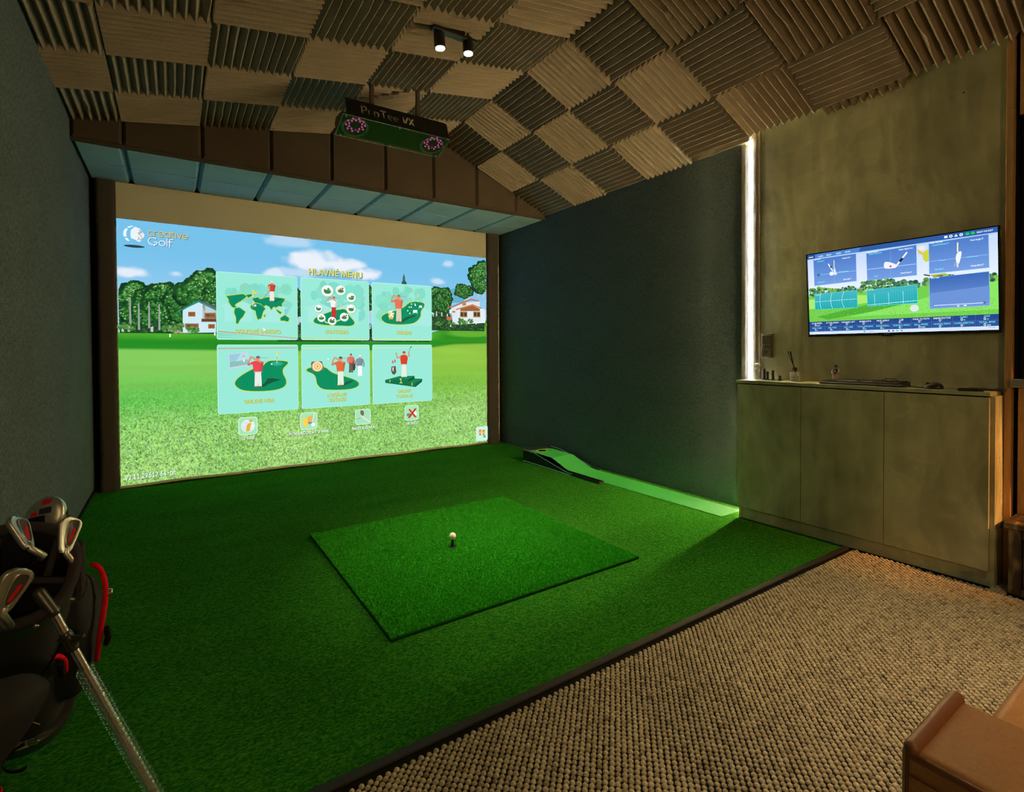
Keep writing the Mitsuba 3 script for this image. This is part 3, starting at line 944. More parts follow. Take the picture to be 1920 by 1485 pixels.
MAP = [[(.444,1.763),(.51,1.777),(.585,1.792),(.624,1.774),(.594,1.744),(.566,1.721),(.532,1.698),(.508,1.676),(.541,1.656),(.522,1.645),(.489,1.664),(.467,1.701),(.462,1.737)],
       [(.619,1.788),(.672,1.794),(.662,1.774),(.633,1.757)],
       [(.517,1.65),(.555,1.656),(.607,1.616),(.583,1.566),(.559,1.539),(.539,1.496),(.525,1.501),(.526,1.554),(.509,1.607)],
       [(.672,1.753),(.721,1.766),(.74,1.746),(.8,1.77),(.881,1.775),(.973,1.763),(.962,1.734),(.941,1.711),(.946,1.683),(.91,1.687),(.89,1.67),(.864,1.68),(.844,1.646),(.824,1.678),(.789,1.693),(.759,1.654),(.735,1.696),(.691,1.716)],
       [(.661,1.682),(.7,1.706),(.74,1.697),(.789,1.655),(.768,1.627),(.748,1.555),(.718,1.543),(.704,1.592),(.699,1.63),(.665,1.645),(.653,1.666)],
       [(.929,1.566),(.971,1.595),(1.012,1.563),(1.001,1.529),(.96,1.539),(.931,1.538)], [(.889,1.653),(.92,1.632),(.94,1.622),(.925,1.605),(.899,1.632)], [(.773,1.583),(.788,1.595),(.783,1.57)]]
for k in range(6):
    f = Flat()
    (xa, xb), (zt, zb) = COLX[k % 3], ROWZ[k // 3]
    f.rect(xa, zb, xb, zt, (176, 236, 222), 0.02)
    f.up()
    f.rect(xa + 0.007, zb + 0.005, xb - 0.004, zt - 0.007, PALE, 0.016)
    f.up()
    w, h = xb - xa, zt - zb
    if k < 3:                                                  # trees and houses showing faintly through
        for i in range(46):
            bx, bz = random.uniform(xa + 0.09, xb - 0.09), random.uniform(zb + 0.26, zt - 0.13 if k == 0 else zt - 0.06)
            f.blob(bx, bz, random.uniform(0.03, 0.075), random.uniform(0.03, 0.08), [GHOST[j] + random.uniform(-6, 8) for j in range(3)], 8)
            if i % 8 == 0:
                f.up()
        f.up()
        hx = xa + w * (0.12 if k != 2 else 0.5)
        for j in range(2):
            x0 = hx + j * 0.30 * (1 if k != 2 else 0.5)
            f.poly([(x0 - 0.06, zb + 0.33), (x0 + 0.10, zb + 0.40), (x0 + 0.26, zb + 0.33), (x0 + 0.22, zb + 0.32), (x0 + 0.22, zb + 0.18), (x0 - 0.02, zb + 0.18), (x0 - 0.02, zb + 0.32)], (160, 228, 216))
        f.up()
        # the coloured sweep lines along the lower edge
        za = [0.085, 0.030, 0.020][k]
        ze = [0.022, 0.016, 0.020][k]
        f.poly([(xa + 0.01, zb + za), (xb - 0.01, zb + ze), (xb - 0.01, zb + ze - 0.006), (xa + 0.01, zb + za - 0.009)], [(214, 132, 106), (206, 214, 96), (214, 224, 110)][k])
        if k == 0:
            for dz in (0.02, 0.035, 0.055):
                f.poly([(xa + 0.01, zb + za - dz), (xb * 0.5 + xa * 0.5, zb + 0.5 * (za + ze) - dz * 0.9), (xa + 0.01, zb + za - dz - 0.006)], (96, 186, 140))
    else:
        f.poly([(xa + 0.01, zt - 0.035), (xb - 0.01, zt - 0.030), (xb - 0.01, zt - 0.037), (xa + 0.01, zt - 0.044)], [(206, 148, 120), (214, 226, 132), (206, 228, 150)][k - 3])
    f.up()
    if k == 0:
        for land_ in MAP:
            g = Polygon(land_).buffer(0).buffer(0.012).buffer(-0.012)
            f.poly(g.buffer(0.008), (190, 210, 90))
            f.up()
            f.poly(g, (0, 136, 96))
        f.up()
        f.poly([(.86,1.735),(.921,1.76),(.962,1.768),(.921,1.749),(.87,1.724)], (0, 96, 68))
        q = (.676,1.667)
        flag(f, q[0], q[1], 0.172, 0.048)
        f.blob(*(.696,1.682), 0.011, 0.011, (240, 248, 248), 10)
        q, q2 = (.85,1.729), (.812,1.938)
        golfer(f, q[0], q[1], q2[1] - q[1], (204, 64, 52), (226, 228, 216), (232, 226, 214), 'putt')
        for (a, b), s in (([(.519,1.403),(.929,1.406)], 'GOLFOVÉ IHRISKO'),):
            f.text(s, a[0], (a[1] + b[1]) / 2, 0.037, YEL, width=b[0] - a[0], bold=True, shadow=((132, 176, 120), 0.004, -0.004))
        q = (.766,1.424)
        f.up()
        f.poly([(q[0], q[1]), (q[0], q[1] + 0.04), (q[0] + 0.027, q[1] + 0.012), (q[0] + 0.013, q[1] + 0.009)], (238, 244, 240))
    elif k == 1:
        green(f, [(1.253,1.553),(1.293,1.59),(1.374,1.623),(1.456,1.656),(1.552,1.681),(1.6,1.673),(1.612,1.637),(1.648,1.589),(1.697,1.534),(1.659,1.496),(1.55,1.498),(1.431,1.498),(1.315,1.507),(1.258,1.524)])
        f.line([(1.303,1.65),(1.328,1.591),(1.385,1.527),(1.455,1.529),(1.575,1.58),(1.649,1.663),(1.668,1.738)], 0.014, (190, 216, 150))
        f.up()
        q = (1.536,1.671)
        flag(f, q[0], q[1], 0.070, 0.024)
        q, q2 = (1.465,1.577), (1.476,1.814)
        golfer(f, q[0], q[1], q2[1] - q[1], (232, 238, 238), (190, 52, 44), (150, 90, 70), 'swing')
        for c, r in zip([(1.4,1.87),(1.54,1.884),(1.653,1.811),(1.651,1.685),(1.573,1.593),(1.443,1.546),(1.331,1.577),(1.303,1.674)], (.062, .054, .051, .050, .047, .045, .043, .039)):
            f.blob(c[0] + 0.004, c[1] - 0.004, r, r, (96, 180, 156), 20)
            f.up()
            f.blob(*c, r, r, (232, 240, 236), 20)
            f.up()
            f.blob(c[0], c[1] - r * 0.15, r * 0.62, r * 0.36, (44, 132, 70), 10, 0.4)
            f.up()
            for j in range(4):
                f.blob(c[0] + random.uniform(-.5, .5) * r, c[1] + random.uniform(-.05, .4) * r, r * 0.17, r * 0.2, random.choice([(190, 60, 52), (120, 70, 54), (228, 206, 120), (90, 150, 80)]), 7)
            f.up()
        a, b = [(1.37,1.41),(1.615,1.401)]
        f.text('GOLFISIMO', a[0], a[1], 0.038, YEL, width=b[0] - a[0], bold=True, shadow=((132, 176, 120), 0.004, -0.004))
    elif k == 2:
        green(f, [(1.983,1.605),(2.056,1.652),(2.163,1.682),(2.273,1.725),(2.329,1.786),(2.427,1.804),(2.534,1.789),(2.519,1.735),(2.476,1.693),(2.482,1.627),(2.411,1.551),(2.298,1.529),(2.135,1.526),(2.029,1.542)])
        f.poly([(2.223,1.567),(2.299,1.614),(2.397,1.644),(2.425,1.631),(2.327,1.596),(2.244,1.547)], (10, 92, 62))
        f.up()
        for c in [(2.335,1.733),(2.359,1.734),(2.314,1.69),(2.341,1.659),(2.363,1.771),(2.412,1.757),(2.406,1.772)]:
            f.blob(*c, 0.0085, 0.0085, (240, 246, 244), 9)
        for q in ([(2.381,1.7),(2.436,1.705),(2.436,1.67),(2.381,1.668)], [(2.458,1.756),(2.495,1.76),(2.495,1.734),(2.458,1.732)]):
            f.poly(q, (238, 244, 240))
            f.line([q[3], (q[3][0], q[3][1] - 0.012)], 0.005, (220, 230, 226))
            f.line([q[2], (q[2][0], q[2][1] - 0.012)], 0.005, (220, 230, 226))
        q = (2.441,1.798)
        flag(f, q[0], q[1], 0.088, 0.028)
        f.poly([(2.072,1.659),(2.152,1.662),(2.133,1.584),(2.088,1.582)], (206, 176, 92))
        f.up()
        for j in range(26):
            (qx, qz) = (2.112,1.647)
            f.blob(qx + random.uniform(-.030, .030), qz + random.uniform(-.038, .030), 0.0095, 0.0088, random.choice([(248, 246, 226), (232, 214, 150)]), 8)
        f.up()
        q, q2 = (2.203,1.553), (2.233,1.873)
        golfer(f, q[0], q[1], q2[1] - q[1], (226, 112, 84), (206, 204, 172), (150, 110, 70), 'swing')
        a, b = [(2.17,1.41),(2.36,1.406)]
        f.text('TRÉNING', a[0], a[1], 0.039, YEL, width=b[0] - a[0], bold=True, shadow=((132, 176, 120), 0.004, -0.004))
    elif k == 3:
        green(f, [(.5,.897),(.524,.951),(.588,1),(.673,1.049),(.76,1.071),(.79,1.11),(.827,1.127),(.939,1.124),(1.003,1.11),(.984,1.082),(.942,1.042),(.945,.985),(.978,.926),(.974,.868),(.921,.834),(.816,.819),(.671,.822),(.558,.839)])
        f.poly(affinity.scale(Polygon(smooth([(.815,1.098),(.89,1.121),(.969,1.095),(.889,1.066)])), 1, 1), (40, 168, 136))
        f.poly([(.747,.878),(.788,.917),(.795,.945),(.847,.947),(.929,.928),(.861,.91),(.802,.884),(.758,.858)], (14, 84, 60))
        f.up()
        q = (.89,1.096)
        flag(f, q[0], q[1], 0.122, 0.034)
        f.blob(*(.84,1.092), 0.008, 0.008, (244, 248, 246), 9)
        f.poly([(.452,1.201),(.631,1.215),(.63,1.082),(.464,1.046)], (196, 206, 226))
        f.up()
        f.poly([(.46,1.194),(.627,1.207),(.625,1.094),(.467,1.066)], (150, 196, 214))
        f.poly([(.464,1.116),(.52,1.127),(.561,1.137),(.626,1.145),(.625,1.094),(.467,1.066)], (96, 172, 66))
        f.up()
        f.poly([(.561,1.201),(.627,1.207),(.626,1.145),(.575,1.136),(.519,1.122)], (176, 216, 222))
        f.blob(*(.587,1.172), 0.013, 0.015, (206, 52, 58), 10)
        f.line([(.587,1.161),(.589,1.126)], 0.015, (236, 240, 240))
        f.up()
        q, q2 = (.713,.86), (.745,1.177)
        golfer(f, q[0], q[1], q2[1] - q[1], (226, 70, 78), (222, 230, 222), (120, 84, 110), 'swing')
        a, b = [(.584,.708),(.859,.709)]
        f.text('ONLINE HRA', a[0], (a[1] + b[1]) / 2 - 0.004, 0.036, YEL, width=b[0] - a[0], bold=True, shadow=((132, 176, 120), 0.004, -0.004))
    elif k == 4:
        green(f, [(1.171,1.027),(1.222,1.048),(1.29,1.056),(1.377,1.044),(1.42,.998),(1.473,.969),(1.58,.938),(1.681,.902),(1.741,.858),(1.708,.812),(1.597,.794),(1.436,.798),(1.331,.812),(1.28,.868),(1.276,.931),(1.255,.976),(1.188,1.005)])
        f.poly([(1.543,.848),(1.598,.882),(1.672,.898),(1.653,.875),(1.588,.846),(1.552,.827)], (12, 92, 62))
        f.poly([(1.23,1.109),(1.334,1.113),(1.359,1.031),(1.355,1.018),(1.234,.999),(1.223,1.084)], (98, 110, 120))
        f.up()
        tc = (1.288,1.057)
        for r, c in ((0.055, (232, 204, 128)), (0.044, (244, 226, 170)), (0.033, (214, 140, 84)), (0.026, (244, 226, 170)), (0.012, (206, 150, 80))):
            f.blob(*tc, r, r, c, 22)
            f.up()
        q, q2 = (1.53,.839), (1.551,1.16)
        golfer(f, q[0], q[1], q2[1] - q[1], (216, 104, 62), (220, 232, 214), (84, 58, 46), 'swing')
        f.blob(*(1.4,1.134), 0.008, 0.008, (244, 248, 246), 9)
        q, q2 = (1.643,.982), (1.638,1.191)
        f.poly([(1.66,1.112),(1.688,1.121),(1.694,1.037),(1.682,1),(1.659,1.01)], (60, 62, 66))
        f.up()
        golfer(f, q[0], q[1], q2[1] - q[1], (222, 108, 98), (110, 92, 72), (110, 76, 60), 'stand')
        q, q2 = (1.742,.937), (1.746,1.174)
        golfer(f, q[0], q[1], q2[1] - q[1], (122, 140, 150), (232, 240, 238), (236, 238, 232), 'stand', (220, 224, 220))
        for (a, b), s in (([(1.386,.728),(1.592,.727)], 'LOKÁLNE'), ([(1.401,.672),(1.587,.672)], 'SÚŤAŽE')):
            f.text(s, a[0], (a[1] + b[1]) / 2, 0.035, YEL, width=b[0] - a[0], bold=True, shadow=((132, 176, 120), 0.004, -0.004))
    else:
        f.poly([(2.035,.884),(2.207,.922),(2.394,.92),(2.394,.888),(2.495,.879),(2.49,.847),(2.404,.785),(2.035,.85)], (10, 128, 80))
        f.up()
        f.poly([(2.305,.874),(2.394,.915),(2.394,.883),(2.31,.846)], (8, 84, 56))
        f.poly([(2.404,.83),(2.495,.877),(2.49,.845),(2.406,.785)], (8, 92, 60))
        f.poly([(2.035,.884),(2.207,.889),(2.31,.874),(2.31,.846),(2.404,.83),(2.406,.785),(2.035,.85)], (6, 110, 68))
        f.up()
        for s, (x, z), hh in (('1', (2.206,.84), 0.085), ('3', (2.08,.858), 0.04), ('2', (2.353,.808), 0.045)):
            f.text(s, x, z, hh * 0.62, (214, 214, 120), bold=True)
        f.poly([(2.112,1.036),(2.162,1.04),(2.169,.967),(2.146,.94),(2.121,.949),(2.106,.988)], (96, 78, 66))
        f.up()
        f.poly([(2.122,1.026),(2.139,1.028),(2.134,.978),(2.122,.988)], (212, 222, 222))
        for q in [(2.127,1.089),(2.154,1.099)]:
            f.blob(q[0], q[1], 0.009, 0.02, (206, 84, 76), 8)
        q, q2 = (2.263,.91), (2.256,1.215)
        golfer(f, q[0], q[1], q2[1] - q[1], (214, 62, 40), (222, 232, 216), (190, 52, 40), 'cheer', (220, 220, 210))
        for (a, b), s in (([(2.183,.73),(2.342,.729)], 'ONLINE'), ([(2.164,.672),(2.368,.668)], 'TURNAJE')):
            f.text(s, a[0], (a[1] + b[1]) / 2, 0.035, YEL, width=b[0] - a[0], bold=True, shadow=((132, 176, 120), 0.004, -0.004))
    glow(screen, 'menu_tile', f, onfront, 0.0004, SCREEN_GAIN, TILE_LABEL[k])

# small round-cornered buttons under the tiles
BTN = [([(.531,.567),(.704,.388)], 'O HRE', [(.566,.343),(.679,.342)]), ([(1.108,.57),(1.281,.388)], 'POKRAČOVAŤ V HRE', [(.999,.343),(1.4,.338)]),
       ([(1.685,.566),(1.863,.392)], 'NASTAVENIA', [(1.652,.341),(1.91,.341)]), ([(2.267,.57),(2.445,.393)], 'UKONČIŤ', [(2.282,.344),(2.44,.343)])]
BLAB = ['button with a golf ball and letter i, O HRE', 'button with a yellow folder, POKRAČOVAŤ V HRE', 'button with a tilted club head, NASTAVENIA', 'button with a red cross, UKONČIŤ']
for k, ((p0, p1), s, (ta, tb)) in enumerate(BTN):
    f = Flat()
    cx, cz = (p0[0] + p1[0]) / 2, (p0[1] + p1[1]) / 2
    hw = (p1[0] - p0[0]) / 2
    hh = abs(p1[1] - p0[1]) / 2
    q_ = hw / 0.125
    f.rect(cx - hw, cz - hh, cx + hw, cz + hh, (206, 240, 210), 0.03)
    f.up()
    f.rect(cx - hw + 0.007, cz - hh + 0.007, cx + hw - 0.007, cz + hh - 0.007, (160, 222, 176), 0.026)
    f.up()
    if k == 0:
        f.blob(cx, cz, hw * 0.72, hw * 0.72, (226, 232, 236), 26)
        f.up()
        for j in range(40):
            a, q = random.uniform(0, 6.28), math.sqrt(random.random()) * 0.62
            f.blob(cx + hw * q * math.cos(a), cz + hw * q * math.sin(a), 0.005, 0.005, (186, 198, 208), 6)
        f.up()
        f.poly([(cx - 0.02, cz - 0.055), (cx + 0.012, cz - 0.055), (cx + 0.03, cz + 0.025), (cx - 0.004, cz + 0.025)], (214, 176, 52))
        f.blob(cx + 0.026, cz + 0.05, 0.017, 0.014, (214, 176, 52), 8)
    elif k == 1:
        f.poly([(cx - 0.09 * q_, cz + 0.06 * q_), (cx - 0.015 * q_, cz + 0.045 * q_), (cx - 0.015 * q_, cz - 0.10 * q_), (cx - 0.085 * q_, cz - 0.06 * q_)], (240, 206, 80))
        f.poly([(cx - 0.015 * q_, cz + 0.07 * q_), (cx + 0.055 * q_, cz + 0.08 * q_), (cx + 0.05 * q_, cz - 0.02 * q_), (cx - 0.015 * q_, cz - 0.02 * q_)], (232, 176, 84))
        f.up()
        f.line([(cx + 0.09 * q_, cz + 0.12 * q_), (cx + 0.05 * q_, cz - 0.02 * q_)], 0.014 * q_, (214, 224, 220))
        f.poly([(cx - 0.01 * q_, cz - 0.01 * q_), (cx + 0.06 * q_, cz - 0.02 * q_), (cx + 0.05 * q_, cz - 0.055 * q_), (cx - 0.01 * q_, cz - 0.045 * q_)], (126, 144, 140))
        f.up()
        f.blob(cx + 0.065 * q_, cz - 0.06 * q_, 0.032 * q_, 0.032 * q_, (238, 242, 240), 16)
    elif k == 2:
        f.poly(smooth([(cx - 0.04 * q_, cz + 0.11 * q_), (cx + 0.01 * q_, cz + 0.10 * q_), (cx + 0.02 * q_, cz + 0.03 * q_), (cx - 0.01 * q_, cz + 0.01 * q_), (cx - 0.045 * q_, cz + 0.05 * q_)]), (120, 104, 92))
        f.line([(cx - 0.10 * q_, cz - 0.035 * q_), (cx - 0.01 * q_, cz + 0.0 * q_)], 0.010 * q_, (150, 160, 158))
        f.up()
        f.line([(cx - 0.03 * q_, cz + 0.015 * q_), (cx + 0.10 * q_, cz - 0.085 * q_)], 0.026 * q_, (214, 222, 216))
    else:
        f.blob(cx + 0.055 * q_, cz - 0.02 * q_, 0.038 * q_, 0.038 * q_, (232, 238, 234), 16)
        f.blob(cx - 0.055 * q_, cz - 0.03 * q_, 0.038 * q_, 0.03 * q_, (122, 136, 132), 12)
        f.up()
        f.poly([(cx - 0.062 * q_, cz + 0.06 * q_), (cx - 0.03 * q_, cz + 0.066 * q_), (cx + 0.085 * q_, cz - 0.075 * q_), (cx + 0.055 * q_, cz - 0.085 * q_)], (206, 52, 36))
        f.poly([(cx + 0.055 * q_, cz + 0.07 * q_), (cx + 0.09 * q_, cz + 0.066 * q_), (cx - 0.04 * q_, cz - 0.088 * q_), (cx - 0.07 * q_, cz - 0.08 * q_)], (196, 44, 30))
    f.up()
    f.text(s, ta[0], (ta[1] + tb[1]) / 2, 0.029, (240, 250, 246), width=tb[0] - ta[0], bold=True, shadow=((70, 120, 60), 0.005, -0.005))
    glow(screen, 'menu_button', f, onfront, 0.0004, SCREEN_GAIN, BLAB[k])
f = Flat()
(p0, p1) = [(3.228,.236),(3.403,.048)]
f.rect(p0[0], p1[1], p1[0], p0[1], (196, 236, 214), 0.02)
f.up()
cx, cz = (p0[0] + p1[0]) / 2, (p0[1] + p1[1]) / 2
for dx, dz in ((-0.026, 0.014), (0.025, 0.008)):
    f.poly([(cx + dx - 0.0174, cz + dz - 0.0348), (cx + dx + 0.0174, cz + dz - 0.0348), (cx + dx + 0.0116, cz + dz - 0.0058), (cx + dx - 0.0116, cz + dz - 0.0058)], (196, 140, 60))
    f.blob(cx + dx, cz + dz + 0.0116, 0.021, 0.028, (232, 178, 84), 14)
    f.up()
    f.poly([(cx + dx - 0.0209, cz + dz + 0.0174), (cx + dx + 0.0209, cz + dz + 0.0174), (cx + dx + 0.0145, cz + dz + 0.0383), (cx + dx - 0.0145, cz + dz + 0.0383)], (206, 132, 50))
    f.up()
f.blob(cx + 0.038, cz - 0.042, 0.017, 0.014, (70, 150, 206), 10)
glow(screen, 'menu_button', f, onfront, 0.0004, SCREEN_GAIN, 'small button with two orange figures in the lower right corner')


# padded columns left and right of the screen
def column(x0, x1, y0, y1, z1, seed):
    r = np.random.default_rng(seed)
    nzs, per = 170, 28
    c = np.array([(x0 + x1) / 2, (y0 + y1) / 2])
    hx, hy = (x1 - x0) / 2, (y1 - y0) / 2
    rings = []
    for z in np.linspace(0.0, z1, nzs):
        q = []
        for a in np.arange(per) * 2 * np.pi / per:
            ca, sa = math.cos(a), math.sin(a)
            k = 1 / max((abs(ca) ** 7 + abs(sa) ** 7) ** (1 / 7), 1e-6)
            q.append((ca * k * hx, sa * k * hy))
        q = np.array(q)
        pts = np.c_[q * 1.0, np.full(per, z)]
        w = meshkit.fbm(np.c_[q[:, 0] * 9 + seed, q[:, 1] * 9, np.full(per, z * 27 + 2.5 * math.sin(z * 3)) + q[:, 0] * 18], 3, seed)
        amp = 0.0 if z < 0.12 or z > z1 - 0.4 else 1.0
        pts[:, :2] *= (1 - 0.15 * (1 - w[:, None]) * amp)
        pts[:, :2] += c
        rings.append(pts)
    return loft(rings)


for (x0, x1), seed, lb in (((-0.548, -0.404), 3, 'black padded fabric column left of the screen'), ((3.406, 3.575), 8, 'black padded fabric column right of the screen')):
    k = thing('padded_column', lb, 'column', None)
    whole(k, column(x0, x1, 5.675, 5.86, 2.735, seed), 'column_cloth', smooth=40)

# ---------------------------------------------------------------- hitting mat, tee and ball
hit = thing('hitting_mat', 'square bright green hitting mat lying on the darker turf', 'golf mat')
MX, MY, MW, MH, MR = 0.748, 2.060, 1.508, 1.473, 0.006
mrot = lambda x, y: (MX + x * math.cos(MR) - y * math.sin(MR), MY + x * math.sin(MR) + y * math.cos(MR))
bm = box(0, MW, 0, MH, 0.0005, 0.013, 0.002)
v = np.array(bm.vertices)
v[:, 0], v[:, 1] = MX + v[:, 0] * math.cos(MR) - v[:, 1] * math.sin(MR), MY + v[:, 0] * math.sin(MR) + v[:, 1] * math.cos(MR)
diffuse('mat_base', (0.010, 0.10, 0.010))
part(hit, 'base', TM(v, bm.faces), 'mat_base', label='dark rubber underside')
r = np.random.default_rng(11)
n = 330000
bx, by = r.uniform(0.002, MW - 0.002, n), r.uniform(0.002, MH - 0.002, n)
a, lean, ld = r.uniform(0, 6.283, n), r.uniform(0.0, 0.007, n), r.uniform(0, 6.283, n)
hgt = r.uniform(0.006, 0.0115, n)
w = 0.0020
x0, y0 = mrot(bx, by)
P0 = np.stack([x0 - w * np.cos(a), y0 - w * np.sin(a), np.full(n, 0.0125)], 1)
P1 = np.stack([x0 + w * np.cos(a), y0 + w * np.sin(a), np.full(n, 0.0125)], 1)
P2 = np.stack([x0 + lean * np.cos(ld), y0 + lean * np.sin(ld), 0.0125 + hgt], 1)
tone = r.uniform(0.32, 1.5, n)[:, None] * (1 + 0.9 * (r.random(n) < 0.06))[:, None]
col = np.repeat(tone * np.where(r.random((n, 1)) < 0.3, np.array([[0.10, 0.60, 0.05]]), np.array([[0.05, 0.50, 0.035]])), 3, 0).clip(0, 0.85)
part(hit, 'pile', TM(np.stack([P0, P1, P2], 1).reshape(-1, 3), np.arange(3 * n).reshape(-1, 3)), 'blade', color=col, kind='stuff', label='short bright green artificial grass')


def rubber_tee(at, h, r0, label, group=None, base=True, base_r=0.025):
    k = thing('rubber_tee', label, 'golf tee', group)
    x, y, z = at
    if base:
        part(k, 'base', lathe([(0, 0), (base_r, 0), (base_r, 0.003), (base_r * 0.9, 0.0055), (r0 * 1.2, 0.006), (0, 0.006)], 32, at), 'rubber', 40)
    part(k, 'post', lathe([(0, 0.004), (r0, 0.004), (r0, h - 0.004), (r0 * 1.05, h), (r0 * 0.72, h), (r0 * 0.6, h - 0.004), (0, h - 0.004)], 24, at), 'rubber', 40)
    return k


def golf_ball(at, name, label):
    k = thing(name, label, 'golf ball')
    m = trimesh.creation.icosphere(subdivisions=5, radius=0.02135)
    v = np.array(m.vertices)
    i = np.arange(330) + 0.5
    ph, th = np.arccos(1 - 2 * i / 330), np.pi * (1 + 5 ** 0.5) * i
    d = np.stack([np.cos(th) * np.sin(ph), np.sin(th) * np.sin(ph), np.cos(ph)], 1)
    c = (v / 0.02135 @ d.T).max(1)
    dip = np.clip((c - math.cos(0.085)) / (1 - math.cos(0.085)), 0, 1)
    m = TM(v * (1 - 0.016 * dip[:, None]) + np.asarray(at), m.faces)
    whole(k, m, 'white_gloss', smooth=True)
    return k


TEE = (1.419, 2.811, 0.0170)
rubber_tee(TEE, 0.046, 0.0085, 'black rubber tee holding the golf ball on the hitting mat')
golf_ball((1.419, 2.811, 0.0170 + 0.046 + 0.0195), 'golf_ball', 'white golf ball on the black tee in the middle of the green mat')

# ---------------------------------------------------------------- putting trainer along the right wall
put = thing('putting_trainer', 'long narrow light green putting mat with a raised black ramp along the right wall', 'putting mat')
A, B = np.array([3.300, 2.245]), np.array([3.560, 4.60])
xr = lambda y: 3.262 + 0.046 * (3.79 - y) / 1.54
prof = [(2.245, 0.004), (3.86, 0.004), (3.92, 0.012), (4.20, 0.098), (4.46, 0.102)]
top = []
for y, z in prof:
    x0 = xr(y) if y < 3.9 else 3.262
    top += [(x0 + (0.012 if y > 3.9 else 0), y, z), (3.562, y, z)]
v = np.array(top + [(x, y, z - 0.0032) for x, y, z in top])
f, m_ = [], len(top)
for i in range(len(prof) - 1):
    a = 2 * i
    f += [[a, a + 1, a + 3], [a, a + 3, a + 2], [m_ + a, m_ + a + 3, m_ + a + 1], [m_ + a, m_ + a + 2, m_ + a + 3],
          [a, a + 2, m_ + a + 2], [a, m_ + a + 2, m_ + a], [a + 1, m_ + a + 3, a + 3], [a + 1, m_ + a + 1, m_ + a + 3]]
f += [[0, m_, m_ + 1], [0, m_ + 1, 1], [m_ - 2, m_ - 1, m_ + m_ - 1], [m_ - 2, m_ + m_ - 1, m_ + m_ - 2]]
part(put, 'green_strip', TM(v, f), 'green_mat', label='light green felt strip')
sidep = [(3.80, 0.0), (4.62, 0.0), (4.62, 0.122), (4.42, 0.118), (3.92, 0.022), (3.80, 0.012)]


def yz_plate(pts, x0, x1):
    m = extrude(Polygon(pts), x1 - x0)
    return basis(m, np.array([x0, 0, 0]), np.array([0, 1.0, 0]), np.array([0, 0, 1.0]), np.array([1.0, 0, 0]))


part(put, 'side_wall', yz_plate(sidep, 3.205, 3.211), 'gloss_black')
part(put, 'side_wall', yz_plate(sidep, 3.566, 3.572), 'gloss_black')
part(put, 'back_wall', box(3.205, 3.572, 4.612, 4.622, 0.0, 0.135, 0.002), 'gloss_black')
part(put, 'return_channel', cat([box(3.207, 3.262, 3.42, 3.92, 0.0, 0.006), box(3.207, 3.212, 3.42, 3.92, 0.0, 0.022), box(3.256, 3.262, 3.42, 3.92, 0.0, 0.022), box(3.207, 3.262, 3.415, 3.42, 0, 0.022)]), 'black_plastic', label='black ball return channel')
deck = Polygon([(3.211, 4.46), (3.566, 4.46), (3.566, 4.612), (3.211, 4.612)]).difference(Point(3.40, 4.535).buffer(0.050))
m = extrude(deck, 0.004)
m.apply_translation([0, 0, 0.0985])
part(put, 'deck', m, 'green_mat')
part(put, 'hole_rim', lathe([(0.050, 0.1000), (0.066, 0.1000), (0.066, 0.1045), (0.050, 0.1045)], 40, (3.40, 4.535, 0)), 'gold', label='golden yellow ring round the hole')
part(put, 'cup', lathe([(0.049, 0.1), (0.049, 0.02), (0, 0.02)], 32, (3.40, 4.535, 0)), 'matt_black')
pri('blue_print', (0.02, 0.12, 0.45), 0.4)
part(put, 'blue_print', box(3.225, 3.285, 4.475, 4.60, 0.1026, 0.1032), 'blue_print', label='blue printed corner')
rim = [tube([(3.208, 3.80, 0.014), (3.208, 3.92, 0.024), (3.208, 4.42, 0.1195), (3.208, 4.62, 0.1235)], 0.0022, 6), tube([(3.569, 3.92, 0.024), (3.569, 4.42, 0.1195), (3.569, 4.62, 0.1235)], 0.0022, 6),
       tube([(3.203, 3.82, 0.004), (3.203, 4.62, 0.004)], 0.002, 6)]
part(put, 'edge_line', cat(rim), 'brushed', label='thin shiny edges')

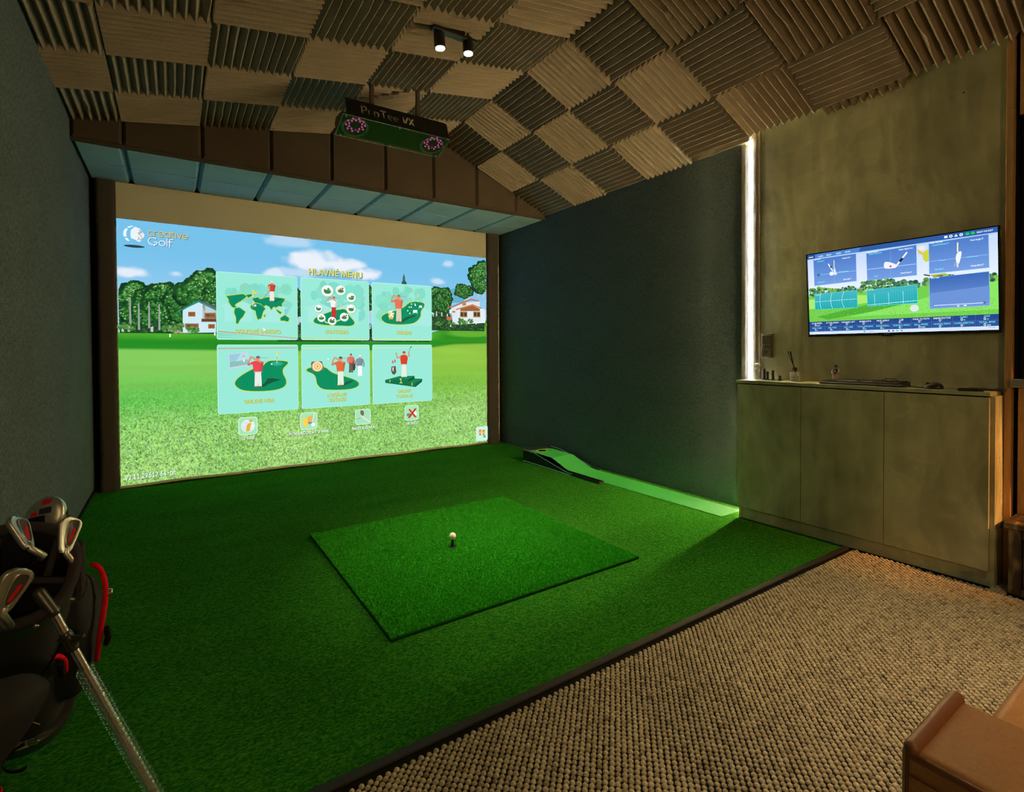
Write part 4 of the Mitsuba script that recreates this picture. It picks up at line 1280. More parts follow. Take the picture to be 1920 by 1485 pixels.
# ---------------------------------------------------------------- twin ceiling spotlight
sp = thing('ceiling_spotlight', 'black twin ceiling spotlight, both lamps lit, hanging in front of the launch monitor', 'spotlight')
part(sp, 'rail', box(1.330, 1.640, 2.835, 2.885, 3.165, 3.190, 0.006), 'black_plastic')
part(sp, 'mount', box(1.42, 1.55, 2.845, 2.875, 3.185, 3.285, 0.002), 'black_plastic')
AIM = np.array([1.48, 2.55, 0.0])
for k, L in enumerate((np.array((1.383,2.86,3.075)), np.array((1.579,2.86,3.104)))):
    # lamp heads hang from the rail, lens towards the mat
    d = AIM - L
    d /= np.linalg.norm(d)
    a, b, _ = frame(d)
    head = lathe([(0, 0), (0.020, 0), (0.030, 0.012), (0.034, 0.03), (0.034, 0.110), (0.030, 0.110), (0.030, 0.098), (0, 0.098)], 28)
    o = L - d * 0.100
    hk = part(sp, 'lamp_head', basis(head, o, a, b, d), 'black_plastic', 40)
    lens = lathe([(0, 0.0), (0.0285, 0.0), (0.0285, 0.003), (0, 0.004)], 28)
    lk = numbered(hk + '__lens')
    scene[lk] = mikit.ply(basis(lens, L + d * -0.001, a, b, d), 'white_gloss', emitter={'type': 'area', 'sampling_weight': 0.0, 'radiance': rgb(40, 34, 20)})
    labels[lk] = {'label': 'glowing warm white lens'}
    part(sp, 'arm', tube([o + d * 0.02, o + np.array([0, 0, 0.02]), [o[0], 2.86, 3.170]], 0.008, 10), 'black_plastic', smooth=True)
    scene[f'spot_light_{k + 1}'] = {'type': 'spot', 'cutoff_angle': 21.0, 'beam_width': 3.0, 'intensity': rgb(*[s * (1.0 if k == 0 else 0.8) for s in SPOT_INTENSITY]),
                                    'to_world': T().look_at((L + d * 0.012).tolist(), (AIM + np.array([0.25 * k, 0.3 * k, 0])).tolist(), [0, 1, 0])}

# ---------------------------------------------------------------- launch monitor under the ceiling
lm_ = thing('launch_monitor', 'black overhead launch monitor with cut-out lettering ProTee VX and two rings of magenta lights', 'launch monitor')
X0, X1 = 1.021, 1.823
o = np.array([X0, 3.625, 2.880])
th = math.radians(19)
EXm = np.array([1.0, 0, 0])
EBACK = np.array([0, math.cos(th), -math.sin(th)])          # along the lower plate, away from the player
EUPm = np.array([0, math.sin(th), math.cos(th)])           # up the lettered plate
W, HF, DB = X1 - X0, 0.138, 0.215


def stencil():
    s, out, x = 0.062, [], 0.0
    oval = lambda x, z, rx, rz, a0, a1: [(x + rx * math.cos(math.radians(t)), z + rz * math.sin(math.radians(t))) for t in np.linspace(a0, a1, 10)]
    G = {'P': ([[(0, 0), (0, 1)], [(0.12, 1), (0.40, 1), (0.55, 0.88), (0.55, 0.62), (0.50, 0.52)], [(0.40, 0.46), (0.14, 0.46)]], 0.85),
         'r': ([[(0, 0), (0, 0.66)], [(0.13, 0.63), (0.36, 0.66)]], 0.58),
         'o': ([oval(0.28, 0.33, 0.27, 0.33, 105, 255), oval(0.28, 0.33, 0.27, 0.33, -75, 75)], 0.80),
         'T': ([[(0, 1), (0.72, 1)], [(0.36, 0.86), (0.36, 0)]], 0.92),
         'e': ([oval(0.26, 0.32, 0.25, 0.32, 110, 300), oval(0.26, 0.32, 0.25, 0.32, -5, 75), [(0.12, 0.30), (0.42, 0.30)]], 0.74),
         'V': ([[(0, 1), (0.10, 0.04)], [(0.24, 0.06), (0.62, 1)]], 0.74), 'X': ([[(0, 0), (0.62, 1)], [(0.0, 1), (0.22, 0.62)], [(0.36, 0.40), (0.60, 0)]], 0.8), ' ': ([], 0.42)}
    for ch in 'ProTee VX':
        st, adv = G[ch]
        for q in st:
            out.append(LineString([(x + a * s, b * s) for a, b in q]).buffer(0.0060, cap_style=2, join_style=2))
        x += adv * s * 1.02
    return unary_union(out), x


letters, tw = stencil()
k = 0.405 / tw
letters = affinity.translate(affinity.scale(letters, k, 1, origin=(0, 0)), 0.125, 0.036)
plate = Polygon([(0.012, 0), (W, 0), (W, HF - 0.012), (W - 0.012, HF), (0.012, HF)]).difference(letters)
part(lm_, 'front_plate', basis(extrude(plate, 0.003), o, EXm, EUPm, np.cross(EXm, EUPm)), 'matt_black', label='black plate with cut-out letters ProTee VX')
LOWER = lambda pts, t, off: basis(extrude(pts, t), o + EUPm * off, EXm, EBACK, np.cross(EXm, EBACK))
part(lm_, 'lower_plate', LOWER(sbox(-0.010, 0.004, W + 0.004, DB), 0.004, 0.006), 'gloss_black', label='glossy black underside')
for xx in (-0.004, W - 0.004):
    part(lm_, 'end_plate', basis(extrude(Polygon([(0.03, 0.01), (DB + 0.02, 0.01), (DB + 0.02, 0.10), (DB - 0.02, 0.125), (0.03, 0.05)]), 0.003), o + EXm * xx, EBACK, EUPm, np.cross(EBACK, EUPm)), 'black_plastic')
part(lm_, 'clear_cover', LOWER(sbox(-0.014, -0.002, W + 0.008, DB + 0.004), 0.002, -0.011), 'acrylic', label='clear acrylic cover')
c4 = [(-0.014, -0.002), (W + 0.008, -0.002), (W + 0.008, DB + 0.004), (-0.014, DB + 0.004), (-0.014, -0.002)]
at3 = lambda x, y, up: o + EXm * x + EBACK * y + EUPm * up
part(lm_, 'cover_edge', cat([tube([at3(*a, -0.010), at3(*b, -0.010)], 0.0013, 6) for a, b in zip(c4[:-1], c4[1:])]), 'brushed', label='edge highlight of the clear cover made as thin rods')  # highlight on the acrylic edge, built as light metal rods
for x, y in ((0.01, 0.012), (W - 0.02, 0.012), (W / 2, 0.006), (0.02, DB - 0.01), (W / 2, DB - 0.006), (W - 0.02, DB - 0.01)):
    part(lm_, 'bolt', basis(lathe([(0, -0.003), (0.004, -0.002), (0.004, 0.012), (0, 0.012)], 10), at3(x, y, -0.0115), EXm, EBACK, np.cross(EXm, EBACK)), 'chrome_bright')
for x, y in ((0.02, 0.118), (0.055, 0.118), (0.22, 0.120), (0.52, 0.120), (0.70, 0.116), (W - 0.012, 0.113)):
    q = o + EXm * x + EUPm * y
    part(lm_, 'bolt', basis(lathe([(0, 0), (0.0042, 0), (0.0042, 0.003), (0, 0.004)], 10), q, EXm, -EUPm, np.cross(EXm, -EUPm)), 'chrome_bright')
for cx in (0.098, W - 0.098):
    ring = part(lm_, 'light_ring', basis(lathe([(0.028, 0.0), (0.078, 0.0), (0.078, 0.004), (0.028, 0.004)], 40), at3(cx, 0.088, 0.0015), EXm, EBACK, np.cross(EXm, EBACK)), 'gloss_black')
    for rr in (0.083, 0.092):
        pts = [at3(cx + rr * math.cos(t), 0.108 + rr * 0.98 * math.sin(t), -0.0085) for t in np.linspace(0, 2 * math.pi, 33)]
        part(ring, 'glass_rim', tube(pts, 0.0010, 5, caps=False), 'brushed')
    part(ring, 'camera_lens', basis(lathe([(0, -0.012), (0.010, -0.010), (0.014, 0.0), (0.014, 0.006), (0, 0.006)], 20), at3(cx, 0.088 + 0.035, 0.0), EXm, EBACK, np.cross(EXm, EBACK)), 'gloss_black', 40)
    bulbs = []
    for j in range(20):
        t = 2 * math.pi * j / 20 + 0.1
        rr = 0.066 if j % 2 else 0.047
        bulb = trimesh.creation.icosphere(subdivisions=2, radius=0.0070)
        bulb.apply_translation(at3(cx + rr * math.cos(t), 0.088 + rr * math.sin(t), -0.001))
        bulbs.append(bulb)
    kk = numbered(f'{ring}__bulbs')
    labels[kk] = {'label': 'glowing magenta bulbs', 'kind': 'stuff'}
    scene[kk] = mikit.ply(cat(bulbs), 'matt_black', smooth=True, emitter={'type': 'area', 'sampling_weight': 0.0, 'radiance': rgb(0.52, 0.045, 0.26)})
for xx in (0.20, 0.56):
    part(lm_, 'bracket', box(X0 + xx, X0 + xx + 0.03, 3.69, 3.71, 2.93, 3.0 + SL * (X0 + xx) + 0.03, 0.002), 'foam_brown', label='brown mounting bracket')

# ---------------------------------------------------------------- LED strip
led = thing('led_strip_light', 'vertical glowing warm white LED strip between felt wall and concrete panel', 'strip light')
part(led, 'channel', box(XR - 0.0075, XR - 0.004, 2.207, 2.235, 0.01, 2.83), 'beige_profile')
lens = loft([np.array([(XR - 0.0075 - 0.0100 * math.sin(t), 2.221 + 0.0046 * math.cos(t), z) for t in np.linspace(0, math.pi, 9)]) for z in (0.012, 2.825)])
trimesh.repair.fix_normals(lens)
kk = f'{led}__diffuser'
scene[kk] = mikit.ply(lens, 'white_gloss', emitter={'type': 'area', 'radiance': rgb(*LED_RADIANCE)})
labels[kk] = {'label': 'glowing diffuser'}

# ---------------------------------------------------------------- cabinet under the television
cab = thing('cabinet', 'long grey brown concrete look cabinet with three doors below the television', 'cabinet')
CA = -0.030
c0 = np.array([3.391, 2.173, 0.0])


def cab_at(m):
    """cabinet axes: x depth into the wall, y towards the screen (0 at the far end, negative to the near end)"""
    ca, sa = math.cos(CA), math.sin(CA)
    return basis(m, c0, np.array([ca, sa * 1.0, 0]), np.array([sa, ca, 0]) * np.array([1, 1, 1]), np.array([0, 0, 1.0]))


def cab_at(m):
    m = m.copy()
    v = np.array(m.vertices)
    x = c0[0] + v[:, 0] + CA * v[:, 1]
    y = c0[1] + v[:, 1]
    x = np.minimum(x, XR - 0.0005)
    m.vertices = np.stack([x, y, v[:, 2]], 1)
    return m


LEN, DEP = 1.356, 0.40
part(cab, 'top', cab_at(box(-0.004, DEP, -LEN - 0.004, 0.008, 0.977, 0.998, 0.0012)), 'concrete', label='concrete look top board')
part(cab, 'carcass', cab_at(box(0.020, DEP, -LEN + 0.02, -0.002, 0.085, 0.974)), 'matt_black')
part(cab, 'left_side', cab_at(box(0.0215, DEP, -0.018, 0.0, 0.0005, 0.975, 0.001)), 'concrete')
side = Polygon([(0.0215, 0.0025), (DEP - 0.10, 0.0025), (DEP - 0.10, 0.975), (0.0215, 0.975)])
for z in (0.53, 0.295):
    side = side.difference(Point(0.125, z).buffer(0.022))
ms = basis(extrude(side, 0.018), np.array([0, -LEN, 0]), np.array([1.0, 0, 0]), np.array([0, 0, 1.0]), np.array([0, -1.0, 0]))
part(cab, 'right_side', cab_at(ms), 'concrete', label='side board with two round cable holes')
for a, b in ((-0.437, -0.001), (-0.900, -0.440), (-LEN, -0.903)):
    part(cab, 'door', cab_at(box(0.0, 0.018, a, b, 0.087, 0.970, 0.0012)), 'concrete')
part(cab, 'plinth', cab_at(box(0.028, 0.045, -LEN + 0.0, -0.02, 0.0025, 0.084)), 'concrete')

# ---------------------------------------------------------------- things on the cabinet
ZC = 0.998
cabx = lambda y, d: 3.391 + d + CA * (y - 2.173)
stand = thing('ball_stand', 'slim white stand at the left end of the cabinet holding a white ball', 'stand')
bp = np.array((3.56,2.123,1.023))
bx_, by_ = 3.53, bp[1] * 3.53 / 3.56
part(stand, 'base', lathe([(0, 0), (0.018, 0), (0.018, 0.003), (0, 0.004)], 24, (bx_, by_, ZC)), 'white_gloss')
part(stand, 'stem', lathe([(0, 0.003), (0.0045, 0.003), (0.0035, 0.03), (0.004, 0.068), (0.011, 0.082), (0.008, 0.082), (0, 0.078)], 18, (bx_, by_, ZC)), 'white_gloss', 40)
golf_ball((bx_, by_, ZC + 0.082 + 0.0175), 'golf_ball', 'white golf ball on the slim white stand beside the light strip')
TEES = [((1433, 706), 0.078, 'tallest of the spare black rubber tees on the cabinet, beside the white ball stand'), ((1439, 706), 0.060, 'second spare rubber tee, close behind the tallest one'),
        ((1449, 706.5), 0.070, 'third spare rubber tee, between the pair and the shortest'), ((1462.5, 707), 0.034, 'shortest spare rubber tee, nearest the reed diffuser')]
TX = [(3.555,2.067,1.021), (3.54,2.035,1.023), (3.555,2.004,1.022), (3.555,1.953,1.022)]
for (px, h, lb), q in zip(TEES, TX):
    rubber_tee((q[0], q[1], ZC), h, 0.0085, lb, 'spare rubber tees on the cabinet', True, 0.0155)

dif = thing('reed_diffuser', 'small cut glass reed diffuser bottle with black sticks on the cabinet', 'reed diffuser')
dq = (3.545,1.846,1.027)
dx, dy = dq[0], dq[1]
prof_o = [(0, 0.0), (0.024, 0.0), (0.0275, 0.004), (0.0275, 0.060), (0.022, 0.068), (0.013, 0.072), (0.013, 0.076)]
part(dif, 'bottle', lathe(prof_o, 14, (dx, dy, ZC)), 'bottle_glass', label='faceted clear glass bottle')
diffuse('bottle_liquid', (0.16, 0.17, 0.08))
gems = [trimesh.creation.icosphere(subdivisions=1, radius=0.0046).apply_translation((dx + 0.0255 * math.cos(t), dy + 0.0255 * math.sin(t), ZC + z)) for i, z in enumerate(np.arange(0.008, 0.062, 0.010)) for t in np.arange(14) * 2 * math.pi / 14 + 0.2 * (i % 2)]
part(dif, 'cut_pattern', cat(gems), 'white_gloss', kind='stuff', label='raised cut glass pattern')
part(dif, 'liquid', lathe([(0, 0.004), (0.022, 0.004), (0.022, 0.040), (0, 0.040)], 20, (dx, dy, ZC)), 'bottle_liquid')
part(dif, 'collar', lathe([(0.007, 0.074), (0.0145, 0.074), (0.0145, 0.094), (0.007, 0.094)], 24, (dx, dy, ZC)), 'black_plastic')
for k, (lx, ly) in enumerate(((0.004, 0.050), (0.012, 0.040), (-0.004, 0.026))):
    part(dif, 'reed', tube([(dx - lx * 0.25, dy - ly * 0.45, ZC + 0.012), (dx, dy + 0.002 * k, ZC + 0.09), (dx + lx, dy + ly, ZC + 0.205)], 0.0023, 8), 'matt_black')

fig = thing('golfer_figurine', 'small golfer figurine with a blue cap standing behind the keyboard', 'figurine')
fq = (3.57,1.597,1.044)
fo = np.array([fq[0] + 0.0, fq[1], ZC])
FS = 0.118                                                      # figure height
Fb = lambda pts: [fo + np.array([-a * FS, -s * FS, z * FS]) for s, a, z in pts]      # s: to its left (image right), a: towards the room


def limb(pts, rad):
    return tube(Fb(pts), [r_ * FS for r_ in rad], 12)


import manifold3d as m3


def hullchain(joints):
    """one closed body: hulls of neighbouring spheres, joined"""
    parts = []
    for a, b in joints:
        pts = []
        for (c, r_) in (a, b):
            s_ = trimesh.creation.icosphere(subdivisions=2, radius=r_ * FS)
            pts.append(np.array(s_.vertices) + Fb([c])[0])
        parts.append(m3.Manifold.hull_points(np.vstack(pts)))
    t_ = parts[0]
    for q in parts[1:]:
        t_ = t_ + q
    mm = t_.to_mesh()
    out = TM(mm.vert_properties[:, :3], mm.tri_verts)
    return out


sh = 0.66
part(fig, 'body', hullchain([(((0, 0, 0.52), 0.10), ((0, 0, 0.66), 0.125)), (((0, 0, 0.66), 0.125), ((0, 0, 0.74), 0.07)), (((0, 0.02, 0.74), 0.05), ((0, 0.03, 0.84), 0.085)), (((0, 0.03, 0.84), 0.085), ((0, 0.05, 0.87), 0.078)),
                         (((-0.13, 0.0, 0.70), 0.05), ((-0.15, 0.06, 0.56), 0.04)), (((-0.15, 0.06, 0.56), 0.04), ((-0.02, 0.13, 0.45), 0.035)), (((0.13, 0.0, 0.70), 0.05), ((0.15, 0.06, 0.56), 0.04)), (((0.15, 0.06, 0.56), 0.04), ((0.0, 0.13, 0.45), 0.035)),
                         (((-0.10, 0, 0.68), 0.07), ((0.10, 0, 0.68), 0.07)), (((0, 0.115, 0.835), 0.018), ((0, 0.06, 0.84), 0.02)), (((-0.085, 0.03, 0.84), 0.02), ((0.085, 0.03, 0.84), 0.02))]), 'skin', smooth=40)
part(fig, 'vest', hullchain([(((-0.05, 0, 0.50), 0.105), ((0.05, 0, 0.50), 0.105)), (((-0.06, 0, 0.66), 0.110), ((0.06, 0, 0.66), 0.110)), (((0, 0, 0.50), 0.11), ((0, 0, 0.68), 0.118))]), 'navy', smooth=40, label='dark blue vest')
part(fig, 'sleeve', hullchain([(((-0.12, 0.0, 0.71), 0.064), ((-0.148, 0.04, 0.60), 0.055))]), 'off_white', smooth=40)
part(fig, 'sleeve', hullchain([(((0.12, 0.0, 0.71), 0.064), ((0.148, 0.04, 0.60), 0.055))]), 'off_white', smooth=40)
part(fig, 'trousers', hullchain([(((-0.06, 0, 0.47), 0.10), ((0.06, 0, 0.47), 0.10)), (((-0.07, 0, 0.44), 0.095), ((-0.085, 0, 0.06), 0.06)), (((0.07, 0, 0.44), 0.095), ((0.085, 0, 0.06), 0.06))]), 'off_white', smooth=40, label='white trousers')
part(fig, 'cap', cat([hullchain([(((0, 0.02, 0.905), 0.095), ((0, 0.03, 0.925), 0.085))]), hullchain([(((-0.05, 0.12, 0.885), 0.018), ((0.05, 0.12, 0.885), 0.018)), (((0, 0.06, 0.89), 0.05), ((0, 0.13, 0.885), 0.018))])]), 'navy', smooth=40, label='dark blue cap with a peak')
part(fig, 'shoe', hullchain([(((-0.085, 0.0, 0.05), 0.042), ((-0.095, 0.09, 0.045), 0.034))]), 'white_gloss', smooth=40)
part(fig, 'shoe', hullchain([(((0.085, 0.0, 0.05), 0.042), ((0.095, 0.09, 0.045), 0.034))]), 'white_gloss', smooth=40)
diffuse('fig_green', (0.10, 0.30, 0.05))
part(fig, 'club', limb([(-0.01, 0.13, 0.46), (0.0, 0.21, 0.05)], [0.012, 0.012]), 'brushed')
part(fig, 'base', lathe([(0, 0), (0.033, 0), (0.033, 0.0025), (0, 0.0032)], 28, (fo[0], fo[1], ZC)), 'fig_green', label='round green base')

kb = thing('keyboard', 'black computer keyboard on the cabinet top in front of the figurine', 'keyboard')
ky0, ky1 = (3.43,1.632,1.023)[1], (3.45,1.198,1.012)[1]
kbx = cabx((ky0 + ky1) / 2, 0.030)
kx = lambda y: cabx(y, 0.025)
KL = ky0 - ky1
kprof = Polygon([(0, 0), (0.135, 0), (0.135, 0.026), (0.012, 0.016), (0, 0.010)])
km = basis(extrude(kprof, KL), np.zeros(3), np.array([1.0, 0, 0]), np.array([0, 0, 1.0]), np.array([0, -1.0, 0]))
kplace = lambda m: TM(np.stack([kx(ky0) + np.array(m.vertices)[:, 0] + CA * np.array(m.vertices)[:, 1], ky0 + np.array(m.vertices)[:, 1], ZC + np.array(m.vertices)[:, 2]], 1), m.faces)
part(kb, 'case', kplace(km), 'black_plastic')
keys = []
for row in range(6):
    xx = 0.014 + row * 0.0195
    zz = 0.0160 + (xx - 0.012) * 0.0813
    yy = 0.010
    while yy < KL - 0.022:
        wkey = 0.0165
        if row == 0 and 0.09 < yy < 0.12:
            wkey = 0.100
        keys.append(box(xx, xx + 0.0165, -yy - wkey, -yy, zz - 0.001, zz + 0.0065, 0.0018))
        yy += wkey + 0.0025
part(kb, 'keys', kplace(cat(keys)), 'rubber', kind='stuff', label='rows of black keys')
mo = thing('computer_mouse', 'glossy black computer mouse on the cabinet right of the keyboard', 'computer mouse')
mq = (3.47,1.057,1.025)
mm_ = trimesh.creation.icosphere(subdivisions=4, radius=1.0)
vv = np.array(mm_.vertices)
zz = np.where(vv[:, 2] < 0, vv[:, 2] * 0.18, vv[:, 2]) * (1 - 0.25 * vv[:, 1])
mm_ = TM(np.stack([vv[:, 0] * 0.032 * (1 - 0.1 * vv[:, 1] ** 2), vv[:, 1] * 0.046, zz * 0.030 + 0.0055], 1) + np.array([mq[0], mq[1], ZC]), mm_.faces)
part(mo, 'shell', mm_, 'gloss_black', smooth=True)
part(mo, 'wheel', tube([(mq[0] - 0.004, mq[1] + 0.026, ZC + 0.030), (mq[0] + 0.004, mq[1] + 0.026, ZC + 0.030)], 0.006, 14), 'rubber')
cb = [(mq[0], mq[1] + 0.044, ZC + 0.010), (mq[0] + 0.005, mq[1] + 0.07, ZC + 0.004), (mq[0] + 0.02, mq[1] + 0.12, ZC + 0.012), (mq[0] + 0.04, mq[1] + 0.18, ZC + 0.016), (3.575, ky1 + 0.06, ZC + 0.030), (3.57, ky1 + 0.10, ZC + 0.042), (3.575, ky1 + 0.14, ZC + 0.032), (3.585, ky1 + 0.22, ZC + 0.006)]
from scipy.interpolate import make_interp_spline
tt = np.linspace(0, 1, len(cb))
part(mo, 'cable', tube(make_interp_spline(tt, np.array(cb), 3)(np.linspace(0, 1, 40)), 0.0019, 7), 'matt_black', smooth=True, label='thin black cable')

wq, wq2 = (3.47,.9,1.028), (3.55,.856,1.024)
wal = thing('wallet', 'flat black wallet lying near the right end of the cabinet', 'wallet')
wm = box(-0.045, 0.045, -0.052, 0.052, 0.0, 0.011, 0.004)
wm.apply_transform(trimesh.transformations.rotation_matrix(0.25, [0, 0, 1]))
wm.apply_translation([wq[0], wq[1], ZC])
part(wal, 'cover', wm, 'charcoal_fabric')
part(wal, 'flap', cat([box(wq[0] - 0.045, wq[0] - 0.02, wq[1] - 0.04, wq[1] + 0.03, ZC + 0.011, ZC + 0.0135, 0.001)]), 'black_fabric')
ph = thing('smartphone', 'black smartphone with a bright edge lying at the right end of the cabinet top', 'smartphone')
pm = box(-0.036, 0.036, -0.074, 0.074, 0.0, 0.009, 0.003)
pm.apply_translation([3.575, wq2[1] * 3.575 / 3.55 - 0.002, ZC])
part(ph, 'case', pm, 'black_plastic')
sm_ = box(-0.033, 0.033, -0.070, 0.070, 0.009, 0.0098)
sm_.apply_translation([3.575, wq2[1] * 3.575 / 3.55 - 0.002, ZC])
part(ph, 'glass', sm_, 'gloss_black', label='glossy front')

# ---------------------------------------------------------------- switch and socket plate on the wall
sw = thing('wall_switch_socket', 'dark brown light switch above a power socket on the concrete panel beside the light strip', 'switch plate')
pri('switch_brown', (0.085, 0.060, 0.038), 0.45)
s0, s1 = (3.622,2.131,1.332), (3.622,2.041,1.155)
y1_, y0_, z1_, z0_ = s0[1], s1[1], s0[2], s1[2]
zm = (z0_ + z1_) / 2 - 0.004
part(sw, 'plate', box(XR - 0.010, XR + 0.002, y0_, y1_, z0_, z1_, 0.002), 'switch_brown')
part(sw, 'switch', box(XR - 0.015, XR - 0.009, y0_ + 0.016, y1_ - 0.008, zm + 0.010, z1_ - 0.010, 0.002), 'switch_brown')
part(sw, 'socket', box(XR - 0.014, XR - 0.009, y0_ + 0.014, y1_ - 0.006, z0_ + 0.008, zm - 0.004, 0.002), 'switch_brown')
cy_, cz_ = (y0_ + y1_) / 2 + 0.004, (z0_ + zm) / 2 + 0.002
rg = basis(lathe([(0.019, 0), (0.0225, 0), (0.0225, 0.0025), (0.019, 0.0025)], 32), np.array([XR - 0.0142, cy_, cz_]), np.array([0, 0, 1.0]), np.array([0, 1.0, 0]), np.array([-1.0, 0, 0]))
part(sw, 'socket_ring', rg, 'brown_profile')
part(sw, 'pin', tube([(XR - 0.014, cy_, cz_ + 0.011), (XR - 0.022, cy_, cz_ + 0.011)], 0.0022, 10), 'brushed')

# ---------------------------------------------------------------- television
tv = thing('television', 'wide black framed television on the concrete wall showing golf shot data panels', 'television')
TY0, TY1, TZ0, TZ1, TXT, TXB = 0.806, 1.772, 1.300, 1.852, 3.545, 3.583
tv_o = np.array([TXB, TY1, TZ0])
ev = np.array([TXT - TXB, 0, TZ1 - TZ0])
TVH = np.linalg.norm(ev)
ev = ev / TVH
eu = np.array([0, -1.0, 0])
en = np.cross(eu, ev)                                    # out of the picture, into the room
TVW = TY1 - TY0
loc = lambda m: basis(m, tv_o, eu, ev, en)
BZ = 0.0065
part(tv, 'body', loc(box(0.004, TVW - 0.004, 0.02, TVH - 0.004, -0.032, -0.0085, 0.004)), 'black_plastic')
bez = sbox(0, 0, TVW, TVH).difference(sbox(BZ, 0.016, TVW - BZ - 0.004, TVH - BZ))
bm_ = extrude(bez, 0.012)
bm_.apply_translation([0, 0, -0.008])
part(tv, 'bezel', loc(bm_), 'gloss_black', label='thin glossy black frame')
part(tv, 'badge', loc(box(TVW * 0.455, TVW * 0.485, 0.006, 0.010, 0.004, 0.0045)), 'brushed', label='tiny bright badge')
part(tv, 'chin', loc(box(TVW * 0.44, TVW * 0.50, -0.006, 0.001, -0.010, 0.002, 0.001)), 'black_plastic')
part(tv, 'wall_mount', box(TXB + 0.005, XR + 0.0005, (TY0 + TY1) / 2 - 0.15, (TY0 + TY1) / 2 + 0.15, 1.42, 1.72), 'matt_black')
DX0, DX1, DY0, DY1 = BZ, TVW - BZ - 0.004, 0.016, TVH - BZ
DW, DH = DX1 - DX0, DY1 - DY0
S = lambda q: (DX0 + q[0] * DW, DY1 - q[1] * DH)          # 0..1 picture coordinates, origin top left
SS = lambda pts: [S(q) for q in pts]
ontv = lambda x, y, h: tv_o + eu * x[:, None] + ev * y[:, None] + en * (h - 0.004)[:, None]
t = Flat()
# the sky, trees and lawn of the wallpaper
N = lambda u0, v0, u1, v1: (*S((u0, v1)), *S((u1, v0)))
x0, ya, x1, yb = N(0, 0, 1, 1)
t.vgrad(x0, yb, x1, ya, [(196, 212, 246)] * 2 + [(206, 220, 250), (214, 226, 250), (220, 232, 250)] + [(120, 190, 60), (92, 186, 60), (110, 196, 84), (150, 214, 110), (170, 220, 120)])
t.up()
t.poly(SS([(0, .52), (1, .50), (1, .86), (0, .86)]), (112, 200, 74))
t.up()
t.poly(SS([(0, .56), (.30, .55), (.62, .60), (.30, .66), (0, .68)]), (166, 226, 108))
t.poly(SS([(.25, .80), (.55, .70), (.75, .60), (1, .52), (1, .80)]), (134, 222, 96))
t.poly(SS([(.05, .78), (.40, .66), (.62, .66), (.40, .75), (.12, .82)]), (74, 170, 52))
t.up()
rt = np.random.default_rng(5)
for i in range(420):
    u = rt.random()
    b = 0.53 - 0.02 * u
    hh = 0.055 + 0.05 * math.sin(u * 9 + 1) ** 2 + (0.03 if 0.22 < u < 0.62 else 0)
    if 0.30 < u < 0.33:
        hh *= 0.3
    v_ = b - hh * rt.random() ** 0.8
    g = rt.random()
    q = S((u, v_))
    r_ = DW * rt.uniform(0.006, 0.015)
    col_ = (30 + 56 * g, 74 + 62 * g, 66 + 44 * g) if rt.random() < 0.68 else (84 + 50 * g, 140 + 50 * g, 62)
    if DX0 + r_ < q[0] < DX1 - r_:
        t.blob(q[0], q[1], r_, r_ * 0.9, col_, 6, rt.random())
    if i % 60 == 59:
        t.up()
t.up()
for i in range(700):
    u, v_ = rt.random(), rt.uniform(0.68, 0.84)
    q = S((u * 0.97 + 0.015, v_))
    g = rt.random()
    t.blob(q[0], q[1], 0.0026, 0.0016, (70 + 90 * g, 150 + 70 * g, 50 + 60 * g), 5, rt.random())
t.up()
# golfer behind the panels
t.poly(SS([(.665,.157),(.693,.124),(.694,.252),(.678,.26),(.664,.221)]), (196, 206, 60))
t.poly(SS([(.638,.107),(.663,.15),(.671,.164),(.665,.186),(.643,.156)]), (214, 190, 92))
t.blob(*S((.658,.107)), 0.018, 0.014, (228, 226, 212), 10)
t.poly(SS([(.7,.399),(.769,.396),(.774,.411),(.705,.418)]), (180, 180, 70))
t.line(SS([(.67,.392),(.695,.407)]), 0.007, (70, 70, 66))
t.up()
t.blob(*S((.617,.742)), 0.0215, 0.0205, (214, 224, 236), 22)
t.up()
# header bar with tabs
t.poly(SS([(0, 0), (1, 0), (1, .052), (0, .052)]), (44, 88, 160))
t.up()
t.poly(SS([(.05, .006), (.335, .0), (.322, .052), (.05, .056)]), (74, 126, 200))
t.poly(SS([(0, .004), (.052, .004), (.052, .056), (0, .056)]), (36, 74, 140))
t.poly(SS([(.0, .052), (1, .052), (1, .070), (0, .072)]), (176, 206, 240))
t.up()
WHT, CY = (244, 248, 252), (110, 236, 240)


def txt(s, p, h, col, w=None, al='left', bold=True):
    q = S(p)
    t.text(s, q[0], q[1] - h / 2, h, col, width=None if w is None else w * DW, bold=bold, align=al)


for s, p in zip(('SUMMARY', 'CHARTS', 'IMPACT', 'VIDEO', 'HISTORY'), ((.008, .032), (.072, .036), (.125, .034), (.185, .032), (.242, .030))):
    txt(s, p, 0.0085, WHT, 0.032)
for k, u in enumerate((.775, .798, .821, .844)):
    q = S((u, .026))
    if k == 0:
        t.rect(q[0] - 0.007, q[1] - 0.006, q[0] + 0.007, q[1] + 0.006, WHT)
    elif k == 2:
        t.poly([(q[0] - 0.008, q[1] - 0.006), (q[0] + 0.008, q[1] - 0.006), (q[0], q[1] + 0.008)], WHT)
    else:
        t.poly(Point(*q).buffer(0.0078, quad_segs=4).difference(Point(*q).buffer(0.0034, quad_segs=3)), WHT)
for u in (.872, .895):
    q = S((u, .026))
    t.blob(*q, 0.0088, 0.0074, (24, 196, 84), 14)
txt('READY FOR SHOT', (.912, .026), 0.0085, WHT, 0.068)
t.up()


